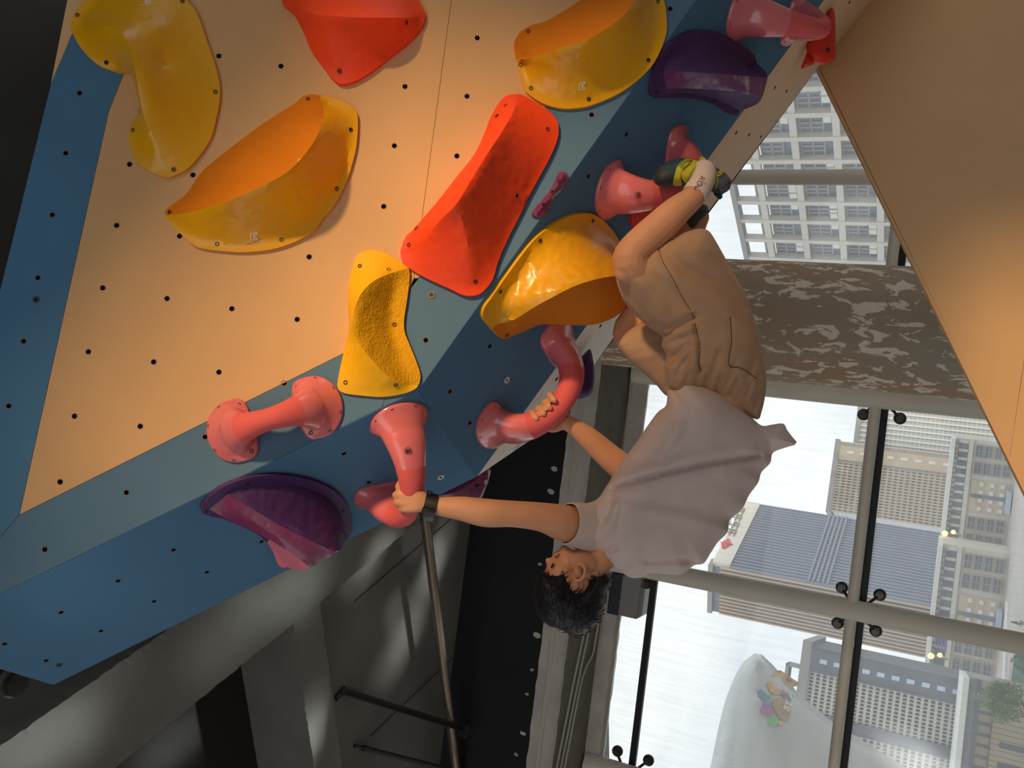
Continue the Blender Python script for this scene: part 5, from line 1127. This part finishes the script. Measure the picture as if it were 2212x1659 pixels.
# --- generic curtain wall tower
def grid(F, parent, a0, a1, z0, z1, na, nz, fw, fh, e, m, nm='facade_grid'):
    """proud vertical and horizontal bars over a facade: too many and too far to pick apart"""
    mb = MB(); wa = abs(a1 - a0) / na * fw / 2 if na else 0; wz = abs(z1 - z0) / nz * fh / 2 if nz else 0
    for k in range(na + 1 if na else 0): a = a0 + (a1 - a0) * k / na; F.box(mb, a - wa, a + wa, z0, z1, 0, e)
    for k in range(nz + 1 if nz else 0): z = z0 + (z1 - z0) * k / nz; F.box(mb, a0, a1, z - wz, z + wz, 0, e * .7)
    return part(nm, mb, m, parent, True)
# blue striped tower
P1_ = atD(1770, 1264.5, 190); F1 = Fac(P1_, 0, None, (-.363, -.932)); F2 = Fac(P1_, 0, None, (-.932, .363))
bT = building('office_tower', 'tall blue glass tower with fine vertical stripes', P1_)
aE0 = F1.at(1830, 1124)[0]; zTop = F1.at(1541, 1223)[1]; zBot = STREET; aE2 = F2.at(1780, 1369)[0]
mb = MB(); c = [P1_ * [1, 1, 0], F1.pt(aE0, 0), F1.pt(aE0, 0) + F2.d * aE2, F2.pt(aE2, 0)]
mb.box8([p + UZ * zBot for p in c] + [p + UZ * zTop for p in c]); part('glass_body', mb, M_CGL2, bT)
zc1 = F1.at(1600, 1180)[1]
grid(F1, bT, 0, aE0, zBot, zc1, 24, 0, .42, 0, .5, M_CFIN, 'fins'); grid(F1, bT, 0, aE0, zBot, zc1, 0, 26, 0, .10, .3, M_CFIN, 'floor_lines')
part('crown', F1.box(MB(), -.2, aE0, zc1, zTop + .3, 0, .8), M_CWH, bT)
zm = F1.at(1812, 1190)[1]
for k in range(5): part('louvre', F1.box(MB(), 0, aE0, zm + k * .9, zm + k * .9 + .45, .3, .9), M_CFIN, bT)
grid(F2, bT, 0, aE2, zBot, zTop - 1.5, 13, 0, .34, 0, .7, M_CTAN, 'tan_fins'); grid(F2, bT, 0, aE2, zBot, zTop, 26, 24, .12, .1, .3, M_CFIN, 'window_bars')
part('roof_edge', F2.box(MB(), -.3, aE2 + .3, zTop, zTop + 1.0, -2, .9), M_CGR, bT)
zlow = F2.at(1900, 1340)[1]
part('dark_base', F2.box(MB(), .5, aE2 * .55, zBot, zlow, 0, .25), M_CDK, bT)
# red leaf emblem and pale sign characters on the crown
def leaf():
    a, z = F1.at(1569, 1183); u = abs(F1.at(1569, 1170)[0] - F1.at(1569, 1196)[0]) / 2
    pts = [(0, 1), (.18, .55), (.5, .7), (.4, .25), (.95, .35), (.8, .1), (1, -.1), (.35, -.4), (.4, -.6), (.05, -.5), (.05, -1), (-.05, -1), (-.05, -.5), (-.4, -.6), (-.35, -.4), (-1, -.1), (-.8, .1), (-.95, .35), (-.4, .25), (-.5, .7), (-.18, .55)]
    return MB().prism([F1.pt(a + x * u * .9, z + y * u * .5, .85) for x, y in pts], F1.n * .3)
part('leaf_emblem', leaf(), cm('emblem_red', (206, 92, 92)), bT)
for k, (x, y) in enumerate(((1578, 1158), (1584, 1142), (1590, 1126), (1596, 1111))):
    a, z = F1.at(x, y); mb = MB(); u = 1.4
    for q in range(3): F1.box(mb, a - u, a + u, z - 1.1 + q, z - .85 + q, .85, 1.1)
    F1.box(mb, a - .15, a + .15, z - 1.2, z + 1.2, .85, 1.1); F1.box(mb, a - u, a - u + .3, z - 1.1, z + .9 - (k % 2), .85, 1.1)
    part('sign_character', mb, M_CGR, bT)
def slab_tower(name, label, px, py, D, d, ya, yb, xtop, body, bars, na, nz, fw=.35, fh=.35, depth=18, e=.5, bands=(), zlo=None):
    F = Fac(px, py, D, d); b = building(name, label, F.q); a0, a1 = F.at(px, ya)[0], F.at(px, yb)[0]; z1 = F.at(xtop, (ya + yb) / 2)[1]
    part('body', F.box(MB(), min(a0, a1), max(a0, a1), STREET, z1, -depth, 0), body, b)
    grid(F, b, a0, a1, STREET if zlo is None else zlo, z1, na, nz, fw, fh, e, bars, 'window_bars')
    part('roof_slab', F.box(MB(), min(a0, a1) - .6, max(a0, a1) + .6, z1, z1 + 1.2, -depth, .8), M_CGR, b)
    for q0, q1, m in bands:
        part('band', F.box(MB(), a0 + (a1 - a0) * q0, a0 + (a1 - a0) * q1, STREET, z1, 0, e * 1.3), m, b)
    return F, b, a0, a1, z1
F, b, a0, a1, z1 = slab_tower('office_tower', 'grey-brown slab tower with a dense window grid', 1920, 1050, 245, (-.97, -.24), 968, 1122, 1803, M_CGL, M_CST2, 24, 26, .5, .4, bands=[(.02, .05, M_CGR), (.27, .29, M_CGR)])
for k in range(16): part('window', F.box(MB(), a0 + (a1 - a0) * .12, a0 + (a1 - a0) * .16, z1 - 2 - k * 3.2, z1 - 3.6 - k * 3.2, .3, .7), M_CWH, b)
part('stone_band', F.box(MB(), a0 + (a1 - a0) * .05, a0 + (a1 - a0) * .26, STREET, z1, 0, .55), M_CST2, b)
slab_tower('office_tower', 'pale blue curtain wall tower rising behind the wall edge', 2000, 930, 250, (-.98, -.1), 700, 992, 1868, M_CLB, M_CWH, 26, 30, .3, .12)
F, b, a0, a1, z1 = slab_tower('apartment_tower', 'dark grey apartment tower with pale balcony rows at the lower edge', 1920, 1520, 130, (-.985, -.17), 1432, 1720, 1732, M_CDK, M_CST, 34, 30, .22, .42, e=.45)
part('blank_band', F.box(MB(), a0, a0 + (a1 - a0) * .19, STREET, z1, 0, .75), M_CDK, b)
for k in range(14): part('window', F.box(MB(), a0 + (a1 - a0) * .085, a0 + (a1 - a0) * .12, z1 - 1.2 - k * 1.75, z1 - 2.1 - k * 1.75, .7, .95), M_CGL2, b)
for q in (.0, .19, .52, .60): part('string_course', F.box(MB(), a0 + (a1 - a0) * (q - .004), a0 + (a1 - a0) * (q + .004), STREET, z1, 0, .95), M_CGL, b)
part('blank_band', F.box(MB(), a0 + (a1 - a0) * .52, a0 + (a1 - a0) * .60, STREET, z1, 0, .75), M_CDK, b)
part('roof_frame', F.box(F.box(MB(), a0 + (a1 - a0) * .18, a1, z1 + 2.6, z1 + 3.0, -3, .6), a0 + (a1 - a0) * .18, a0 + (a1 - a0) * .2, z1, z1 + 3, -3, .6), M_CGR, b)
# --- stone podium with rows of windows
def podium(label, D, d, px, py, ya, yb, xtop, seed, style):
    F = Fac(px, py, D, d); b = building('podium_block', label, F.q); a0, a1 = F.at(px, ya)[0], F.at(px, yb)[0]; z1 = F.at(xtop, (ya + yb) / 2)[1]; W = a1 - a0; H = z1 - STREET
    part('wall', F.box(MB(), min(a0, a1), max(a0, a1), STREET, z1, -6, 0), M_CST, b)
    part('cornice', F.box(MB(), min(a0, a1) + .05, max(a0, a1) - .05, z1, z1 + H * .07, -6, 1.6), M_CWH, b)
    mb = MB()
    for k in range(22): a = a0 + W * (k + .5) / 22; F.box(mb, a - .2, a + .2, z1 - H * .05, z1, 0, 1.3)
    part('cornice_brackets', mb, M_CGR, b)
    part('loggia', F.box(MB(), a0 + W * .03, a0 + W * .97, z1 - H * .22, z1 - H * .06, 0, .06), M_CGL, b)
    for k in range(13): a = a0 + W * (.03 + .94 * k / 12); part('pilaster', F.box(MB(), a - .22, a + .22, z1 - H * .22, z1 - H * .06, 0, .5), M_CST, b)
    part('string_course', F.box(MB(), a0, a1, z1 - H * .30, z1 - H * .23, 0, .5), M_CST, b)
    rows, cols = 4, 5; me = win_mesh(F, abs(W) * .11, H * .115, .5, 2, 2); wd = abs(W)
    for j in range(cols):
        u = .04 + .155 * j + (.36 if (j >= 2 and style) else 0) if style else .10 + .18 * j
        if u > .92: continue
        part('window_bay', F.box(MB(), a0 + W * (u - .005), a0 + W * (u + .125), STREET + H * .05, z1 - H * .32, 0, .25), M_CST2, b)
        for i in range(rows):
            p = F.pt(a0 + W * (u + .06), STREET + H * (.13 + .155 * i), .55); add_win(me, p, b)
    if style:
        part('blank_panel', F.box(MB(), a0 + W * .37, a0 + W * .66, STREET + H * .06, z1 - H * .34, 0, .3), M_CST2, b)
        part('glass_slot', F.box(MB(), a0 + W * .50, a0 + W * .53, STREET + H * .04, z1 - H * .34, 0, .45), M_CGL, b)
        for i in range(3):
            for j in range(4):
                q = F.pt(a0 + W * (.40 + .075 * j), STREET + H * (.16 + .17 * i), .45); part('wall_stud', MB().box(q, F.d, F.n, UZ, .3, .3, .3), M_CWH, b)
        part('canopy', F.box(MB(), a0 + W * .42, a0 + W * .62, STREET + H * .02, STREET + H * .09, 0, 3.0), cm('blue_white_canopy', (176, 196, 214)), b)
    return F, b, a0, a1, z1
podium('grey stone podium with rows of windows behind the wall edge', 175, (-.994, .108), 2110, 1080, 950, 1184, 2051, 1, True)
F, b, a0, a1, z1 = podium('cream stone podium with glazed strips and a blue entrance canopy', 168, (-.994, .108), 2100, 1300, 1184, 1462, 2020, 2, True)
# blue characters on the frieze
for k in range(2):
    a, z = F.at(2035, 1383 + k * 14); mb = MB()
    for q in range(3): F.box(mb, a - .6, a + .6, z - .6 + q * .5, z - .35 + q * .5, .5, .7)
    part('sign_character', mb, cm('sign_blue_' + str(k), ((70, 92, 190), (120, 90, 170))[k]), b)
# salmon clad podium of the apartment tower
F = Fac(2120, 1560, 118, (-.985, -.17)); b = building('podium_block', 'salmon clad podium with dark stripes below the apartment tower', F.q)
a0, a1 = F.at(2120, 1468)[0], F.at(2120, 1760)[0]; zt, z2, z3, z4 = (F.at(x, 1560)[1] for x in (2082, 2098, 2112, 2140)); W = a1 - a0
part('wall', F.box(MB(), min(a0, a1), max(a0, a1), STREET, zt, -10, 0), M_CGR, b)
part('glazed_roof', F.box(MB(), a0, a1, z2, zt, 0, 2.5), M_CDK, b); part('glass_strip', F.box(MB(), a0, a1, z3, z2, 0, .2), M_CGL, b); part('ledge', F.box(MB(), a0, a1, zt, zt + .6, -10, 2.8), M_CWH, b)
for k in range(12): part('cladding_panel', F.box(MB(), a0 + W * (k + .08) / 12, a0 + W * (k + .74) / 12, z4, z3, 0, .35), M_BRK, b); part('dark_stripe', F.box(MB(), a0 + W * (k + .76) / 12, a0 + W * (k + 1.06) / 12, z4, z3, 0, .25), M_CDK, b)
for k in range(24): part('base_tile', F.box(MB(), a0 + W * (k + .04) / 24, a0 + W * (k + .96) / 24, STREET, z4 - .15, 0, .3), M_CST2, b)
for k in (5.2, 7.0): part('doorway', F.box(MB(), a0 + W * k / 12, a0 + W * (k + .5) / 12, STREET, z4 - 1.0, .3, .4), M_CDK, b)
# lamps on the podium roofs
for (x, y), t, lab in (((2046, 1153), 174, 'twin globe lamp glowing above the grey stone podium'), ((2016, 1418), 166, 'twin globe lamp glowing above the cream stone podium')):
    p = atD(x, y, t - 3); e = empty('globe_lamp', p - UZ * 2.2); tag(e, lab, 'lamp', 'lit globe lamps')
    MB().tube([p - UZ * 2.2, p], .12, 8).build('post', M_CDK, e); MB().sphere(p + UZ * .35, .5, 12, 8).build('globe', M_LAMP, e, True); MB().sphere(p - UZ * .9 + BV * -.5, .38, 12, 8).build('globe', M_LAMP, e, True); MB().tube([p - UZ * 1.2, p - UZ * 1.0 + BV * -.5], .07, 6).build('arm', M_CDK, e)
# --- trees: trunk plus a crown of many little leaves
def tree(label, base_px, D, h, crown_r, m, n, seed, squash=1.0, conifer=False):
    q = atD(*base_px, D); q[2] = STREET; e = empty('street_tree', q); tag(e, label, 'tree', 'trees along the street'); r = random.Random(seed)
    MB().tube([q, q + UZ * h * .6, q + UZ * h * .9], [.16 * h / 6, .1 * h / 6, .03], 8).build('trunk', M_BARK, e, True)
    mb = MB(); c = q + UZ * (h - crown_r * .9)
    for k in range(n):
        if conifer:
            t = r.random(); rad = crown_r * (1 - t) * math.sqrt(r.random()); an = r.uniform(0, 6.28); p = q + UZ * (h * .2 + h * .8 * t) + np.array([math.cos(an) * rad, math.sin(an) * rad, 0])
        else:
            v = np.array([r.gauss(0, 1) for _ in range(3)]); v /= np.linalg.norm(v); p = c + v * crown_r * (r.random() ** .4) * np.array([1, 1, squash]) * (1 + .15 * math.sin(5 * v[0] + 3 * v[2]))
        a = np.array([r.gauss(0, 1) for _ in range(3)]); a /= np.linalg.norm(a); b_ = np.cross(a, [r.random(), r.random(), 1]); b_ /= np.linalg.norm(b_) + 1e-9; s = r.uniform(.12, .26) * h / 6
        mb.add([p - a * s, p + b_ * s * .5, p + a * s, p - b_ * s * .5], [(0, 1, 2, 3)])
    o = mb.build('foliage', m, e); o['kind'] = 'stuff'; return e
tree('rounded green tree in front of the salmon podium', (2178, 1515), 108, 5.4, 2.1, M_LEAF, 2600, 1)
tree('dark leafy tree at the lower right corner of the lawn', (2225, 1625), 62, 4.6, 2.0, M_LEAFD, 2200, 2)
tree('second dark leafy tree behind the corner lawn', (2215, 1575), 75, 4.2, 1.7, M_LEAFD, 1800, 3)
tree('small spiky young tree standing on the paving beside the kerb', (2200, 1346), 110, 3.2, .9, M_LEAFD, 260, 4, conifer=True)
tree('slim dark tree at the edge of the garden strip', (2212, 1430), 100, 3.6, 1.0, M_LEAFD, 700, 5)
# --- rounded grey shell roof outside the glass, with the festival emblem
dome_ol = [(1500, 1800), (1534, 1659), (1548, 1590), (1565, 1520), (1588, 1460), (1608, 1428), (1630, 1411), (1646, 1414), (1668, 1435), (1700, 1470), (1740, 1512), (1800, 1560), (1880, 1610), (1980, 1680), (2060, 1800), (1900, 1950), (1600, 1950)]
dm = empty('shell_roof', P(1680, 1640, 30)); tag(dm, 'tall rounded grey shell roof outside carrying a 21st emblem', 'building')
do, dpx, dfr = blob_obj('shell', dome_ol, 31, 3.2, M_DOME, dm, step=22, flat_back=.8, full=170)
def dcol(nm, rgb): return cm('emblem_' + nm, rgb, .5)
for nm, rgb, poly in (('gold', (196, 160, 84), [(1668, 1460), (1684, 1448), (1712, 1466), (1728, 1478), (1714, 1484), (1700, 1486), (1690, 1472), (1672, 1466)]), ('amber', (206, 160, 90), [(1657, 1480), (1664, 1472), (1674, 1474), (1682, 1490), (1686, 1500), (1676, 1500), (1664, 1494)]), ('teal', (84, 140, 150), [(1635, 1496), (1644, 1489), (1658, 1502), (1656, 1512), (1648, 1510)]), ('green', (110, 170, 130), [(1659, 1500), (1668, 1498), (1672, 1506), (1662, 1510)]), ('blue', (120, 124, 190), [(1648, 1516), (1664, 1517), (1664, 1524), (1650, 1524)]), ('magenta', (170, 90, 140), [(1641, 1532), (1650, 1525), (1666, 1526), (1672, 1540), (1658, 1545), (1646, 1544)]), ('leafgreen', (100, 176, 120), [(1659, 1554), (1672, 1545), (1682, 1553), (1680, 1564), (1664, 1568)]), ('brown', (166, 140, 100), [(1668, 1516), (1682, 1507), (1700, 1508), (1708, 1530), (1704, 1556), (1686, 1555), (1676, 1540)]), ('plum', (150, 110, 130), [(1687, 1495), (1695, 1488), (1700, 1505), (1690, 1506)]), ('teal_dark', (78, 118, 126), [(1700, 1498), (1710, 1495), (1714, 1504), (1706, 1516), (1699, 1510)]), ('sand', (206, 170, 110), [(1684, 1556), (1691, 1558), (1688, 1569), (1682, 1566)])):
    patch('emblem_' + nm, poly, dpx, dfr, .10, dcol(nm, rgb), dm, 5, .02)
pc = dfr[np.argmin(np.linalg.norm(dpx - [1690, 1535], axis=1))]; zd = cdepth(pc)
text_part('emblem_text', '21st', P(1692, 1537, zd - .22), -IMG_F, IMG_R * .5 - IMG_D * .87, .46, M_CWH, dm, .01)

# ------------------------------------------------------------------ glints: added spots standing in for reflected sun on soffits and the blue panel
GL, GL2 = (-3.5, 10.5, -1.8), (-2.0, 6.8, 0.5)  # second source is added inside the glass, out of view
for k, (tx, ty, z, sz, pw, src) in enumerate((
        (565, 1305, ZB, 2.4, 5000, GL), (612, 1272, ZB, 2.0, 6000, GL), (664, 1236, ZB, 1.8, 6500, GL), (640, 1300, ZB, 1.4, 4500, GL), (455, 1400, ZB, 1.6, 2600, GL),
        (15, 1635, ZB, 2.6, 9000, GL), (85, 1585, ZB, 1.8, 7000, GL), (190, 1500, ZB, 2.4, 1800, GL),
        (722, 1630, ZB, 1.7, 30000, GL), (704, 1570, ZB, 1.3, 22000, GL), (690, 1525, ZB, .9, 9000, GL), (735, 1660, ZB, 1.3, 26000, GL),
        (778, 1215, ZS, 1.7, 5000, GL2), (797, 1185, ZS, 1.5, 6500, GL2), (815, 1155, ZS, 1.2, 4500, GL2), (770, 1245, ZS, 1.5, 2500, GL2),
        (925, 1255, ZS, 1.7, 5200, GL2), (940, 1205, ZS, 1.6, 6500, GL2), (962, 1160, ZS, 1.5, 5000, GL2), (905, 1300, ZS, 1.5, 3600, GL2), (893, 1170, ZS, 1.1, 2600, GL2),
        (868, 1390, ZS, 2.3, 3000, GL2), (838, 1445, ZS, 2.0, 3000, GL2), (895, 1350, ZS, 1.7, 3200, GL2), (860, 1320, ZS, 1.6, 2200, GL2),
        (445, 1540, ZB + .48, 2.2, 9000, GL), (400, 1585, ZB + .48, 2.0, 12000, GL), (335, 1640, ZB + .48, 1.8, 22000, GL), (480, 1480, ZB + .48, 1.6, 5000, GL))):
    glint('glint_spot', src, tuple(zat(tx, ty, z)), pw * (1.25 if src is GL else .32), sz * (1 if src is GL else 1.7), (60, 22, 60), .30, .62, (1, .99, .95), 3.1 * k + .7, 1.0)
glint('glint_spot', (-9.0, 8.5, .2), tuple(PE.at(330, 1225)), 4200, 4.2, (9, 9, 9), .2, .8, (.92, .97, 1), 5.0, 1.0)
